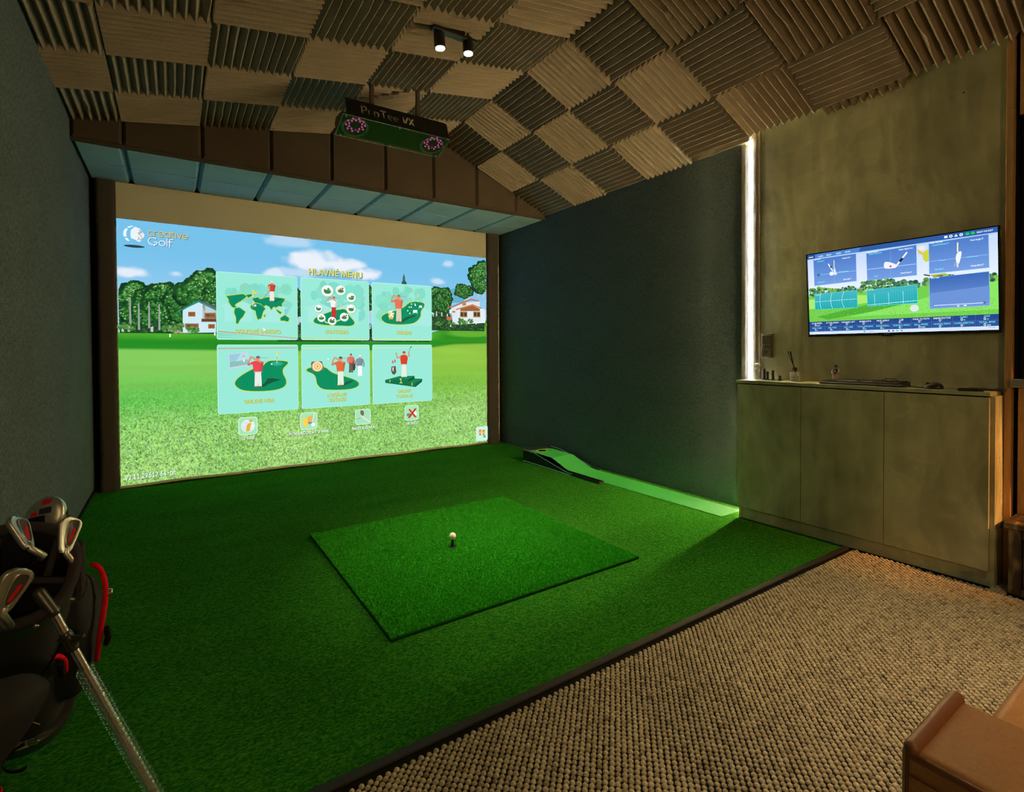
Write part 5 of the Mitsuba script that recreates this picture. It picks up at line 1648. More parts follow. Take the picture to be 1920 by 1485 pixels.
def panel(quad, c0=(76, 120, 194), c1=(112, 152, 218), edge=(150, 196, 240)):
    q = SS(quad)
    t.poly(Polygon(q).buffer(0.0018, join_style=2), edge)
    t.up()
    n = 6
    q = np.array(q)
    for i in range(n):
        a, b = i / n, (i + 1) / n
        L = lambda k: q[0] + (q[3] - q[0]) * k
        R = lambda k: q[1] + (q[2] - q[1]) * k
        f0 = [c0[j] + (c1[j] - c0[j]) * a for j in range(3)]
        f1 = [c0[j] + (c1[j] - c0[j]) * b for j in range(3)]
        t.tri(np.array([L(a), R(a), R(b), L(b)]), [[0, 1, 2], [0, 2, 3]], np.array([f0, f0, f1, f1]))
    t.up()


panel([(.04,.066),(.306,.066),(.305,.383),(.042,.39)])
panel([(.367,.081),(.633,.064),(.632,.387),(.369,.391)])
panel([(.695,.069),(.96,.061),(.961,.385),(.695,.386)])
panel([(.694,.433),(.96,.425),(.961,.758),(.694,.759)], (58, 100, 176), (112, 150, 214))
t.poly(SS([(.696,.596),(.868,.575),(.962,.564),(.962,.726),(.695,.73)]), (104, 142, 208))
t.up()
# line drawings in the panels
t.line(SS([(.07,.261),(.303,.264)]), 0.0022, (150, 214, 240))
t.line(SS([(.177,.11),(.171,.38)]), 0.0014, (140, 190, 226))
t.up()
t.blob(*S((.071,.262)), 0.0088, 0.0096, (30, 120, 160), 14)
t.blob(*S((.155,.264)), 0.013, 0.013, (232, 240, 250), 18)
t.line(SS([(.137,.146),(.162,.232)]), 0.0075, (226, 234, 244))
t.line(SS([(.172,.109),(.172,.202)]), 0.0042, (236, 226, 170))
t.up()
t.poly(SS([(.146,.175),(.154,.171),(.159,.189),(.151,.197)]), (26, 34, 60))
t.poly(SS([(.169,.208),(.177,.2),(.183,.244),(.192,.273),(.177,.29),(.167,.273)]), (214, 224, 238))
t.line(SS([(.199,.255),(.258,.256)]), 0.003, (130, 240, 240))
t.line(SS([(.371,.265),(.628,.267)]), 0.0038, (170, 200, 236))
t.line(SS([(.501,.09),(.498,.394)]), 0.0014, (130, 176, 226))
t.up()
t.poly(smooth(SS([(.463,.214),(.478,.199),(.531,.244),(.532,.275),(.521,.286),(.485,.283),(.462,.275)])), (226, 234, 246))
t.line(SS([(.527,.267),(.584,.133)]), 0.0085, (236, 242, 250))
t.up()
t.line(SS([(.551,.213),(.56,.194)]), 0.0125, (24, 30, 56))
t.blob(*S((.499,.26)), 0.0056, 0.0056, (236, 60, 66), 12)
t.line(SS([(.697,.259),(.958,.258)]), 0.0018, (170, 206, 240))
t.line(SS([(.742,.26),(.771,.26)]), 0.0036, (110, 236, 240))
t.line(SS([(.867,.258),(.915,.26)]), 0.0036, (110, 236, 240))
t.up()
t.line(SS([(.828,.104),(.827,.193)]), 0.0065, (240, 228, 170))
t.poly(smooth(SS([(.818,.23),(.829,.194),(.843,.19),(.846,.21),(.837,.292),(.83,.323),(.819,.298)])), (232, 238, 248))
t.line(SS([(.826,.311),(.826,.345)]), 0.0075, (214, 220, 232))
t.up()
t.poly(SS([(.808,.331),(.817,.292),(.819,.315),(.813,.339)]), (190, 160, 170))
t.line(SS([(.715,.727),(.938,.728)]), 0.003, (236, 242, 250))
t.blob(*S((.94,.728)), 0.0058, 0.005, (60, 86, 130), 10)
for a in [(.823,.744),(.829,.744)]:
    q = S(a)
    t.rect(q[0] - 0.0018, q[1] - 0.004, q[0] + 0.0018, q[1] + 0.004, WHT)
for a in [(.855,.745),(.861,.744)]:
    q = S(a)
    t.poly([(q[0] - 0.004, q[1] - 0.004), (q[0] - 0.004, q[1] + 0.004), (q[0] + 0.005, q[1])], WHT)
for s, p, w, c in (('Impact Side View', (.044,.067), .044, WHT), ('Launch Angle 0°', (.066,.096), .044, CY), ('Dynamic Loft 0°', (.225,.098), .05, WHT), ('Spin Axis 0°', (.065,.354), .045, CY), ('Attack Angle 0°', (.227,.35), .047, WHT),
                   ('Impact Front View', (.372,.073), .060, WHT), ('Impact Width 0 mm', (.383,.092), .068, CY), ('Impact Height 0 mm', (.544,.09), .072, WHT), ('Lie 0°', (.408,.352), .022, CY), ('Smash Factor 0', (.551,.348), .057, WHT),
                   ('Impact Top View', (.7,.066), .060, WHT), ('Launch Direction 0°', (.712,.093), .078, CY), ('Face Angle 0°', (.884,.095), .056, WHT), ('Side Spin 0', (.72,.348), .043, CY), ('Swing Path 0°', (.884,.351), .056, WHT), ('Shot Video', (.702,.433), .040, WHT)):
    txt(s, p, 0.0082, c, w)
t.up()
# teal charts
for quad, kind in (([(.042,.497),(.307,.495),(.307,.692),(.042,.688)], 0), ([(.364,.504),(.633,.492),(.633,.688),(.368,.688)], 1)):
    panel(quad, (64, 176, 186), (30, 164, 170), (96, 232, 236))
    q = np.array(SS(quad))
    B = lambda a, b: tuple((q[0] * (1 - a) + q[1] * a) * (1 - b) + (q[3] * (1 - a) + q[2] * a) * b)
    if kind == 0:
        for i in range(14):
            a = 0.08 + i * 0.065
            big = i in (1, 5, 9)
            t.line([B(a + 0.05 * (1 - (2 * b - 1) ** 2) * -1 * (0.4 + i * 0.09) + 0.02 * i / 4, b) for b in np.linspace(0.03, 0.97, 9)], 0.0024 if big else 0.0009, (214, 248, 248) if big else (96, 206, 212))
        t.line([B(0.01, 0.50), B(0.99, 0.50)], 0.0020, (206, 244, 246))
    else:
        for i in range(19):
            a = 0.06 + i * 0.048
            big = i in (2, 8, 14)
            t.line([B(a, 0.28 if big else 0.12), B(a, 0.97)], 0.0024 if big else 0.0009, (190, 240, 242) if big else (84, 198, 206))
        t.line([B(0.01, 0.93), B(0.99, 0.86)], 0.0028, (214, 248, 248))
        t.line([B(0.01, 0.24), B(0.99, 0.20)], 0.0010, (84, 198, 206))
    t.up()
    txt('Top View' if kind == 0 else 'Side View', (.047,.509) if kind == 0 else (.372,.502), 0.0075, (170, 246, 246), 0.034)
# data table
t.poly(SS([(0, .842), (1, .858), (1, .975), (0, .968)]), (30, 62, 124))
t.up()
for i in range(6):
    a, b = i / 6, (i + 1) / 6
    t.poly(SS([(0, .842 + .126 * a), (1, .846 + .117 * a), (1, .846 + .117 * b), (0, .842 + .126 * b)]), (32 + 3 * i, 66 + 3 * i, 134 + 3 * i))
t.up()
t.line(SS([(0.003, .905), (.997, .905)]), 0.0012, (96, 134, 196))
for i in range(1, 10):
    t.line(SS([(i / 10, .848), (i / 10, .965)]), 0.0010, (84, 120, 184))
t.up()
R1 = ('CLUB SPEED', 'ATTACK ANGLE', 'DYNAMIC LOFT', 'SWING PATH', 'FACE ANGLE', 'LIE', 'FACE TO PATH', 'SMASH FACTOR', 'CARRY', 'APEX')
R2 = ('APEX TIME', 'AIR TIME', 'OFF LINE', 'TOTAL DISTANCE', 'BOUNCE/ROLL', 'DESCENT ANGLE', 'BALL SPEED', 'LAUNCH ANGLE', 'LAUNCH DIRECTION', 'TOTAL SPIN')
U1 = ('km/h', '°', '°', '°', '°', '°', '°', '°', 'm', 'm')
U2 = ('s', 's', 'm', 'm', 'm', '°', 'km/h', '°', '°', 'rpm')
for i in range(10):
    u = (i + 0.5) / 10
    for names, units, v0, c in ((R1, U1, .862, CY if i in (8, 9) else WHT), (R2, U2, .922, CY)):
        s = names[i]
        txt(s, (u, v0), 0.0086, c, min(0.088, 0.0068 * len(s)), 'centre')
        txt('0', (u - 0.004, v0 + 0.024), 0.0125, WHT, None, 'right')
        txt(units[i], (u, v0 + 0.024 + (0.004 if units[i] != '°' else -0.004)), 0.0062, WHT)
t.up()
# task bar
t.poly(SS([(0, .966), (1, .962), (1, 1.0), (0, 1.0)]), (206, 222, 246))
t.up()
q = S((.012, .982))
t.blob(*q, 0.0042, 0.0042, (246, 176, 60), 10)
for u, c in ((.345, (60, 170, 226)), (.482, (50, 60, 90)), (.505, (40, 130, 206)), (.527, (60, 190, 170)), (.55, (120, 140, 170))):
    q = S((u, .982))
    t.rect(q[0] - 0.0048, q[1] - 0.0042, q[0] + 0.0048, q[1] + 0.0042, c, 0.001)
txt('Search', (.372, .982), 0.006, (140, 156, 186), 0.028)
t.line(SS([(.955, .976), (.985, .975)]), 0.0022, (140, 156, 186))
TVGAIN = 1.12
mt, ct, uvt = t.mesh(ontv, 0.00006)
kk = f'{tv}__display'
pri('tv_glass', (0.01, 0.01, 0.012), 0.22, spec=0.5)
scene[kk] = mikit.ply(mt, 'tv_glass', color=ct * TVGAIN, uv=uvt, emitter={'type': 'area', 'sampling_weight': 0.3, 'radiance': {'type': 'mesh_attribute', 'name': 'vertex_color'}})
labels[kk] = {'label': 'lit picture with golf club diagrams and a table of zeros'}

# ---------------------------------------------------------------- golf bag on its stand, lower left
CR = np.array([0.833291, -0.552805, -0.005696])          # horizontal directions across and along the line of sight to the bags
CK = -FW


def sphere_hull(chain):
    out = None
    for (a, ra), (b, rb) in chain:
        pts = []
        for c, r_ in ((a, ra), (b, rb)):
            s_ = trimesh.creation.icosphere(subdivisions=2, radius=r_)
            pts.append(np.array(s_.vertices) + np.asarray(c))
        h_ = m3.Manifold.hull_points(np.vstack(pts))
        out = h_ if out is None else out + h_
    q = out.to_mesh()
    return TM(q.vert_properties[:, :3], q.tri_verts)


bag = thing('golf_bag', 'black stand bag with red zips leaning on its silver leg, irons and a driver inside', 'golf bag')
TOP, BOT = np.array((-.299,1.548,.735)), np.array([-0.40, 2.13, 0.115])
bz = TOP - BOT
BL = np.linalg.norm(bz)
bz = bz / BL
bx = np.array([1.0, -0.12, 0])
bx = bx - bz * (bx @ bz)
bx /= np.linalg.norm(bx)
byv = np.cross(bz, bx)                                     # the bag's back, away from the camera
bl = lambda m: basis(m, BOT, bx, byv, bz)
bp3 = lambda x, y, z: BOT + bx * x + byv * y + bz * z


def bring(z, rx, ry, slant=0.0, n=40, cx=0.0, cy=0.0, p=2.3):
    a = np.arange(n) * 2 * np.pi / n
    c, s = np.cos(a), np.sin(a)
    k = 1 / (np.abs(c) ** p + np.abs(s) ** p) ** (1 / p)
    return np.stack([cx + rx * k * c, cy + ry * k * s, z + slant * k * s], 1)


RX, RY = 0.102, 0.099
rr = np.random.default_rng(4)
rings = []
for z in np.linspace(0.05, BL - 0.05, 26):
    q = bring(z, RX * (0.98 + 0.03 * math.sin(z * 9)), RY * (1.0 + 0.02 * math.sin(z * 13 + 1)))
    w = meshkit.fbm(q * [14, 14, 7], 3, 2)
    q[:, :2] *= (1 + 0.06 * (w[:, None] - 0.5))
    rings.append(q)
rings.append(bring(BL - 0.005, RX * 1.0, RY * 1.0, 0.03))
part(bag, 'body', bl(loft(rings, cap1=False)), 'charcoal_fabric', smooth=40, label='black fabric tube')
part(bag, 'base', bl(loft([bring(-0.03, 0.095, 0.09), bring(-0.015, 0.118, 0.112), bring(0.05, 0.126, 0.121), bring(0.075, 0.124, 0.119), bring(0.08, 0.10, 0.10)])), 'black_plastic', smooth=40, label='black plastic base')
cring = lambda z, rx, ry, n=48: [bp3(*p) for p in bring(z, rx, ry, 0.03, n)]
rim = bring(BL, RX * 1.0, RY * 1.0, 0.03, 48)
part(bag, 'collar', bl(tube(np.vstack([rim, rim[:2]]), 0.0125, 12, caps=False)), 'grey_lining', smooth=True, label='padded rim')
part(bag, 'collar_band', bl(loft([bring(BL - 0.085, RX * 1.03, RY * 1.03, 0.02), bring(BL - 0.02, RX * 1.06, RY * 1.06, 0.03), bring(BL - 0.003, RX * 1.02, RY * 1.02, 0.03)], False, False)), 'black_plastic', smooth=40, label='black plastic band below the rim')
part(bag, 'lining', bl(TM(*(lambda m: (m.vertices, m.faces[:, ::-1]))(loft([bring(BL - 0.30, RX * 0.86, RY * 0.86), bring(BL - 0.02, RX * 0.90, RY * 0.90, 0.03), bring(BL, RX * 0.92, RY * 0.92, 0.03)], True, False)))), 'black_fabric', smooth=40)
for pts in ([(-RX * 0.9, 0.01), (RX * 0.9, -0.012)], [(-0.045, 0.0), (-0.045, RY * 0.9)], [(0.055, 0.0), (0.06, RY * 0.88)], [(-0.01, 0.0), (-0.02, -RY * 0.9)]):
    (xa, ya_), (xb, yb_) = pts
    d_ = np.array([xb - xa, yb_ - ya_])
    nn = np.array([-d_[1], d_[0]]) / np.linalg.norm(d_) * 0.004
    za, zb = BL - 0.018 + 0.03 * ya_ / RY, BL - 0.018 + 0.03 * yb_ / RY
    wall = trimesh.convex.convex_hull(np.array([(xa + s_ * nn[0], ya_ + s_ * nn[1], z) for s_ in (-1, 1) for z in (BL - 0.28, za)] + [(xb + s_ * nn[0], yb_ + s_ * nn[1], z) for s_ in (-1, 1) for z in (BL - 0.28, zb)]))
    dv = part(bag, 'divider', bl(wall), 'black_fabric')
    part(dv, 'padding', bl(tube([(xa, ya_, za), ((xa + xb) / 2, (ya_ + yb_) / 2, (za + zb) / 2 - 0.004), (xb, yb_, zb)], 0.008, 10)), 'grey_lining', smooth=True)
# ribbed webbing down the right side, behind it the pocket with its red zip
web = [(RX * 1.10 * math.cos(t), RY * 1.10 * math.sin(t), BL + 0.01 - z) for t, z in zip(np.linspace(0.55, 0.05, 16), np.linspace(-0.005, 0.30, 16))]
part(bag, 'webbing', bl(tube(web, [0.015 + 0.002 * (i % 2) for i in range(16)], 10)), 'black_net', smooth=False, label='ribbed black handle strap')
pk = []
for z, k in zip(np.linspace(0.12, 0.70, 16), [0.55, 0.75, 0.88, 0.95, 0.98, 1, 1, 1, 0.99, 0.98, 0.96, 0.93, 0.88, 0.78, 0.62, 0.35]):
    pk.append(bring(z, 0.060 * k + 0.01, 0.085 * k + 0.008, 0, 28, RX * 0.92, 0.035, 3.0))
part(bag, 'pocket', bl(loft(pk)), 'charcoal_fabric', smooth=40, label='bulging side pocket')
zipl = [(RX * 0.92 + 0.030, 0.10, 0.69), (RX * 0.92 + 0.052, 0.085, 0.69), (RX * 0.92 + 0.068, 0.05, 0.672), (RX * 0.92 + 0.0735, 0.015, 0.64), (RX * 0.92 + 0.0735, -0.02, 0.58), (RX * 0.92 + 0.0735, -0.03, 0.50), (RX * 0.92 + 0.0735, -0.03, 0.40)]
zs = make_interp_spline(np.linspace(0, 1, len(zipl)), np.array(zipl), 3)(np.linspace(0, 1, 40))
zk = part(bag, 'zip', bl(tube(zs, 0.0065, 8)), 'red_trim', smooth=True, label='red zip')
part(zk, 'slider', bl(box(RX * 0.92 + 0.066, RX * 0.92 + 0.086, 0.03, 0.045, 0.640, 0.665, 0.003)), 'steel')
part(zk, 'puller', bl(tube([(RX * 0.92 + 0.085, -0.02, 0.575), (RX * 0.92 + 0.092, -0.025, 0.53), (RX * 0.92 + 0.090, -0.025, 0.49)], 0.007, 8)), 'matt_black')
zip2 = [(RX * 0.80, -0.085, 0.60), (RX * 0.95, -0.078, 0.575), (RX * 1.02, -0.07, 0.52), (RX * 1.04, -0.065, 0.45)]
z2 = part(bag, 'zip', bl(tube(make_interp_spline(np.linspace(0, 1, 4), np.array(zip2), 3)(np.linspace(0, 1, 20)), 0.006, 8)), 'red_trim', smooth=True, label='short red zip')
part(z2, 'puller', bl(tube([(RX * 0.96, -0.088, 0.565), (RX * 0.99, -0.090, 0.52), (RX * 1.0, -0.088, 0.485)], 0.007, 8)), 'matt_black')
for x, z in ((0.055, BL - 0.055), (0.105, BL - 0.075), (-0.02, BL - 0.05)):
    yy = -RY * 1.06 * math.sqrt(max(0.02, 1 - (x / (RX * 1.07)) ** 2)) - 0.004
    part(bag, 'rivet', bl(lathe([(0, 0), (0.006, 0), (0.005, 0.003), (0, 0.004)], 14).apply_transform(trimesh.transformations.rotation_matrix(math.pi / 2, [1, 0, 0])).apply_translation([x, yy, z])), 'brushed')
# stand legs
LT, LF = np.array((-.234,1.504,.665)), np.array((-0,1.51,.015))
leg = part(bag, 'leg', tube([LT, LF], 0.0085, 16), 'aluminium', smooth=40, label='silver aluminium stand leg')
ld_ = LF - LT
part(leg, 'hinge', sphere_hull([((LT - ld_ * 0.03 + np.array([-0.012, 0.01, 0.01]), 0.013), (LT + ld_ * 0.02, 0.013))]), 'black_plastic', smooth=40, label='black hinge')
q = LT + ld_ * 0.135
la, lb_, ldn = frame(ld_)
part(leg, 'clip', sphere_hull([((q - ldn * 0.016, 0.012), (q + ldn * 0.016, 0.012)), ((q, 0.010), (q + CR * 0.030 + np.array([0, 0, 0.010]), 0.005)), ((q, 0.009), (q - CR * 0.022, 0.005))]), 'black_plastic', smooth=40, label='black plastic clip')
part(leg, 'foot', sphere_hull([((LF - ldn * 0.03, 0.012), (LF, 0.014))]), 'rubber', smooth=40)
rings = []
rw = np.random.default_rng(9)
for i, tt_ in enumerate(np.linspace(0.245, 0.99, 150)):
    c = LT + ld_ * tt_
    a = np.arange(16) * 2 * np.pi / 16
    rad = 0.0135 + 0.0028 * rw.random(16) + 0.002 * math.sin(tt_ * 37)
    rings.append(c + rad[:, None] * (np.cos(a)[:, None] * la + np.sin(a)[:, None] * lb_))
part(leg, 'bubble_wrap', loft(rings, False, False), 'clear_film', smooth=True, label='clear bubble wrap around the leg')
bub = [trimesh.creation.icosphere(subdivisions=1, radius=0.0036).apply_translation(LT + ld_ * t_ + 0.0155 * (math.cos(a_) * la + math.sin(a_) * lb_)) for i, t_ in enumerate(np.linspace(0.25, 0.985, 70)) for a_ in np.arange(6) * 2 * math.pi / 6 + 0.35 * (i % 2)]
part(leg, 'bubbles', cat(bub), 'clear_bubble', smooth=True, kind='stuff', label='clear air bubbles of the wrap')
LT2, LF2 = bp3(-0.085, -RY * 1.05, BL - 0.09), np.array([-0.46, 1.52, 0.015])
part(bag, 'leg', tube([LT2, LF2], 0.0085, 16), 'aluminium', smooth=40)
# elastic cords and the strap at the base
part(bag, 'cord', tube(make_interp_spline(np.linspace(0, 1, 4), np.array([q - CR * 0.012, bp3(0.055, -RY * 1.07, 0.50), bp3(0.030, -RY * 1.06, 0.40), bp3(0.02, -RY * 1.05, 0.36)]), 3)(np.linspace(0, 1, 24)), 0.0022, 6), 'matt_black', smooth=True, label='thin black cord')
diffuse('cord_yellow', (0.20, 0.18, 0.07))
part(bag, 'cord', tube(make_interp_spline(np.linspace(0, 1, 4), np.array([bp3(0.02, -RY * 1.05, 0.36), bp3(0.025, -RY * 1.07, 0.30), bp3(0.045, -RY * 1.05, 0.24), bp3(0.06, -RY * 1.0, 0.19)]), 3)(np.linspace(0, 1, 24)), 0.0018, 6), 'cord_yellow', smooth=True, label='thin yellowish elastic cord')
part(bag, 'cord', tube(make_interp_spline(np.linspace(0, 1, 4), np.array([bp3(-0.11, -RY * 0.75, 0.44), bp3(-0.06, -RY * 1.02, 0.41), bp3(-0.02, -RY * 1.06, 0.37), bp3(0.02, -RY * 1.05, 0.36)]), 3)(np.linspace(0, 1, 24)), 0.0018, 6), 'cord_yellow', smooth=True, label='thin yellowish elastic cord')
st = [bp3(0.03, -RY * 1.10, 0.09), bp3(0.0, -RY * 1.25, 0.07), bp3(-0.01, -RY * 1.45, 0.05), bp3(0.015, -RY * 1.62, 0.045), bp3(0.045, -RY * 1.60, 0.055)]
sp_ = make_interp_spline(np.linspace(0, 1, 5), np.array(st), 3)(np.linspace(0, 1, 24))
part(bag, 'strap', cat([tube(sp_ + bx * o_, 0.0042, 6) for o_ in np.linspace(-0.012, 0.012, 7)]) if False else loft([np.array([p + bz * s_ * 0.013 + byv * t_ * 0.0015 for s_, t_ in ((-1, -1), (1, -1), (1, 1), (-1, 1))]) for p in sp_]), 'black_fabric', label='loose black strap end')
part(bag, 'buckle', bl(box(0.035, 0.062, -RY * 1.16, -RY * 1.06, 0.075, 0.10, 0.004)), 'steel')


# ---------------------------------------------------------------- clubs in the bag
def ortho(a, b):
    a = a / np.linalg.norm(a)
    b = b - a * (a @ b)
    b = b / np.linalg.norm(b)
    return a, b, np.cross(a, b)


pri('club_grey', (0.12, 0.115, 0.11), 0.3, 0.8)


def iron(center, toe, sole, mouth, label, mark):
    """toe: heel to toe; sole: towards the sole; the cavity side is toe x sole"""
    k = thing('golf_iron', label, 'golf club', None)
    t_, s_, b_ = ortho(np.asarray(toe, float), np.asarray(sole, float))
    rings = []
    for u in np.linspace(-0.040, 0.040, 17):
        e = (u + 0.040) / 0.080
        h = 0.021 + 0.026 * e
        if e > 0.72:
            h *= math.sqrt(max(0.06, 1 - ((e - 0.72) / 0.29) ** 2))
        if e < 0.1:
            h *= 0.75 + 2.5 * e
        top, bot = -h * 0.62, h * 0.5 + 0.004
        ws = 0.0105 * (1 if 0.05 < e < 0.95 else 0.75)
        rings.append(np.array([(u, top, -0.002), (u, top, 0.002), (u, (top + bot) / 2, 0.0042), (u, bot - 0.006, ws), (u, bot - 0.002, ws * 0.95), (u, bot, ws * 0.5), (u, bot - 0.001, 0.0), (u, bot - 0.004, -0.003), (u, (top + bot) / 2, -0.003)]))
    part(k, 'head', basis(loft(rings), center, t_, s_, b_), 'brushed', smooth=50, label='silver iron head')
    cav = smooth([(-0.026, -0.010), (0.024, -0.020), (0.033, -0.014), (0.031, 0.006), (-0.026, 0.004)])
    tilt = lambda p, off: np.array([p[0], p[1], 0.0043 + max(0.0, (p[1] + 0.002) * 0.24) + off])
    m_ = extrude(Polygon(cav), 0.0008)
    v_ = np.array(m_.vertices)
    v_[:, 2] += 0.0046 + np.maximum(0, (v_[:, 1] + 0.002) * 0.24)
    part(k, 'cavity', basis(TM(v_, m_.faces), center, t_, s_, b_), 'club_grey', label='dark cavity')
    part(k, 'cavity_rim', basis(tube([tilt(p, 0.0012) for p in np.vstack([cav, cav[:1]])], 0.0017, 6, False), center, t_, s_, b_), 'chrome_bright', smooth=True)
    m_ = extrude(Polygon([(-0.018, -0.006), (0.012, -0.012), (0.014, -0.007), (-0.016, -0.001)]), 0.0006)
    m_.apply_translation([0, 0, 0.0060])
    part(k, 'badge', basis(m_, center, t_, s_, b_), 'red_trim', label='red badge')
    heel = center - t_ * 0.040 + s_ * -0.004
    bend = heel - t_ * 0.022 - s_ * 0.020
    part(k, 'hosel', tube(np.array([heel + t_ * 0.012, heel, bend, bend + (mouth - bend) * 0.12]), [0.0062, 0.0068, 0.0068, 0.0066], 14), 'brushed', smooth=True)
    part(k, 'shaft', tube([bend + (mouth - bend) * 0.10, mouth, mouth - bz * 0.35], 0.0046, 12), 'steel', smooth=True)
    return k


R_, U_, K_ = CR, np.array([0.012962, 0.009236, 0.999873]), CK
iron(np.array((-.211,1.567,.8)), U_ * 0.85 - K_ * 0.35 - R_ * 0.10, K_ * 0.85 + U_ * 0.3 - R_ * 0.45, bp3(0.075, 0.03, BL - 0.05), 'silver golf iron poking out of the bag at the right edge of its rim', 0)
iron(np.array((-.277,1.498,.838)), U_ * 0.70 - R_ * 0.55 - K_ * 0.2, K_ * 0.80 - R_ * 0.30 + U_ * 0.45, bp3(0.0, 0.035, BL - 0.05), 'silver golf iron at the back of the bag rim, left of the driver', 0)
iron(np.array((-.249,1.258,.8)), U_ * 0.90 + R_ * 0.28 - K_ * 0.2, K_ * 0.78 - R_ * 0.50 + U_ * 0.2, bp3(-0.05, -0.05, BL - 0.05), 'silver golf iron at the front of the bag, nearest the camera', 0)
dr_ = thing('golf_driver', 'silver, black and red driver head standing highest out of the golf bag', 'golf club')
dc = np.array((-.286,1.792,.8))
dt, ds, db = ortho(R_ * 0.95 + U_ * 0.22, K_ * 0.80 + U_ * 0.30)      # ds: sole, towards the viewer
mm = trimesh.creation.icosphere(subdivisions=5, radius=1.0)
V = np.array(mm.vertices)
shape = lambda V, k=1.0: np.stack([V[:, 0] * 0.052 * k, np.where(V[:, 1] > 0, V[:, 1] * 0.020, V[:, 1] * 0.034) * k, V[:, 2] * 0.046 * k * (1 + 0.12 * V[:, 0])], 1)
part(dr_, 'head', basis(TM(shape(V), mm.faces), dc, dt, ds, db), 'brushed', smooth=True, label='silver rounded head')
FC = V[mm.faces].mean(1)


def patch(sel, k, matname, name, label=None):
    part(dr_, name, basis(TM(shape(V, k), mm.faces[sel]), dc, dt, ds, db), matname, smooth=True, label=label)


# db points along the screen's vertical for the sole graphics
sg = 1.0 if db @ U_ > 0 else -1.0
zz_ = FC[:, 2] * sg
patch((FC[:, 1] > 0.05) & (zz_ < -0.10) & (np.abs(FC[:, 0] + 0.05) < 0.42), 1.012, 'matt_black', 'sole_plate', 'black sole plate')
patch((FC[:, 1] > 0.05) & (zz_ > -0.06) & (zz_ < 0.16) & (FC[:, 0] > -0.36) & (FC[:, 0] < -0.02), 1.014, 'red_trim', 'red_mark', 'red hatched mark')
patch((FC[:, 1] > 0.05) & (zz_ > -0.02) & (zz_ < 0.30) & (FC[:, 0] > 0.08) & (FC[:, 0] < 0.62), 1.012, 'gloss_black', 'black_swoosh', 'black curved panel')
patch((FC[:, 1] > 0.02) & (zz_ > 0.48) & (zz_ < 0.78) & (FC[:, 0] > 0.10) & (FC[:, 0] < 0.50), 1.014, 'red_trim', 'red_mark', 'red mark')
em = meshkit.text_mesh('m', 0.012, 0.0006, True)
em.apply_translation([-0.008, 0, 0])
part(dr_, 'letter', basis(em, dc + ds * 0.0165 - db * sg * 0.024 - dt * 0.004, dt, db * sg, np.cross(dt, db * sg)), 'white_gloss', label='white letter mark')
neck = dc + dt * 0.045 - ds * 0.012
part(dr_, 'hosel', tube([neck, neck - U_ * 0.03 - ds * 0.01, bp3(0.06, 0.07, BL - 0.02)], [0.008, 0.0075, 0.006], 14), 'black_plastic', smooth=True)
part(dr_, 'shaft', tube([bp3(0.06, 0.07, BL - 0.02), bp3(0.05, 0.05, BL - 0.30)], 0.005, 12), 'red_trim', smooth=True, label='red shaft')

# ---------------------------------------------------------------- second bag at the lower left corner
bag2 = thing('golf_bag', 'black golf bag with a red rim, cut off by the lower left corner', 'golf bag')
B2 = np.array([-0.385, 1.165])
c2 = lambda z, r_, n=36: np.array([(B2[0] + r_ * math.cos(t), B2[1] + r_ * math.sin(t), z) for t in np.arange(n) * 2 * np.pi / n])
part(bag2, 'body', loft([c2(0.0066, 0.105), c2(0.02, 0.122), c2(0.25, 0.120), c2(0.44, 0.122)], True, False), 'charcoal_fabric', smooth=40)
for z, r_ in ((0.452, 0.130), (0.464, 0.133), (0.476, 0.133)):
    q = c2(z, r_)
    part(bag2, 'rim', tube(np.vstack([q, q[:2]]), 0.0068, 8, False), 'red_trim', smooth=True, label='red rim piping')
q = c2(0.492, 0.124)
part(bag2, 'collar', tube(np.vstack([q, q[:2]]), 0.012, 10, False), 'black_fabric', smooth=True)
part(bag2, 'lining', TM(*(lambda m: (m.vertices, m.faces[:, ::-1]))(loft([c2(0.25, 0.11), c2(0.495, 0.118)], True, False))), 'black_fabric', smooth=40)
hc = thing('club_headcover', 'black and red fabric headcover over a club in the corner golf bag', 'headcover')
HC = EYE + FW * 0.90
pxp = lambda x, y, off=0.0: EYE + (FW + CR * ((x - 960.0) / 958.8) - np.array([0.012962, 0.009236, 0.999873]) * ((y - 669.24) / 958.8)) * (0.90 - off)
outl = np.array([pxp(*p) for p in ((-70, 1305), (-30, 1284), (0, 1276), (30, 1276), (55, 1284), (68, 1300), (66, 1322), (48, 1358), (22, 1400), (0, 1432), (-25, 1462), (-60, 1450), (-85, 1380))])
oc = outl.mean(0)
rg_ = []
for off, k in ((-0.060, 0.30), (-0.054, 0.62), (-0.036, 0.86), (-0.012, 0.98), (0.0, 1.0), (0.012, 0.97), (0.032, 0.82), (0.046, 0.58), (0.050, 0.25)):
    rg_.append(oc + (smooth(outl) - oc) * k + CK * off)
hm_ = loft(rg_)
trimesh.repair.fix_normals(hm_)
part(hc, 'cover', hm_, 'charcoal_fabric', smooth=60, label='dark fabric hood')
stripe = [oc + (p - oc) * 0.80 + CK * 0.040 for p in (pxp(-30, 1372), pxp(2, 1384), pxp(12, 1402), pxp(2, 1424))]
part(hc, 'red_panel', sphere_hull([((a_, 0.017), (b_, 0.017)) for a_, b_ in zip(stripe[:-1], stripe[1:])]), 'red_trim', smooth=40, label='red panel')
part(hc, 'shaft', tube([oc - U_ * 0.03, np.array([B2[0] + 0.03, B2[1] + 0.03, 0.30])], 0.016, 10), 'black_fabric', smooth=True)

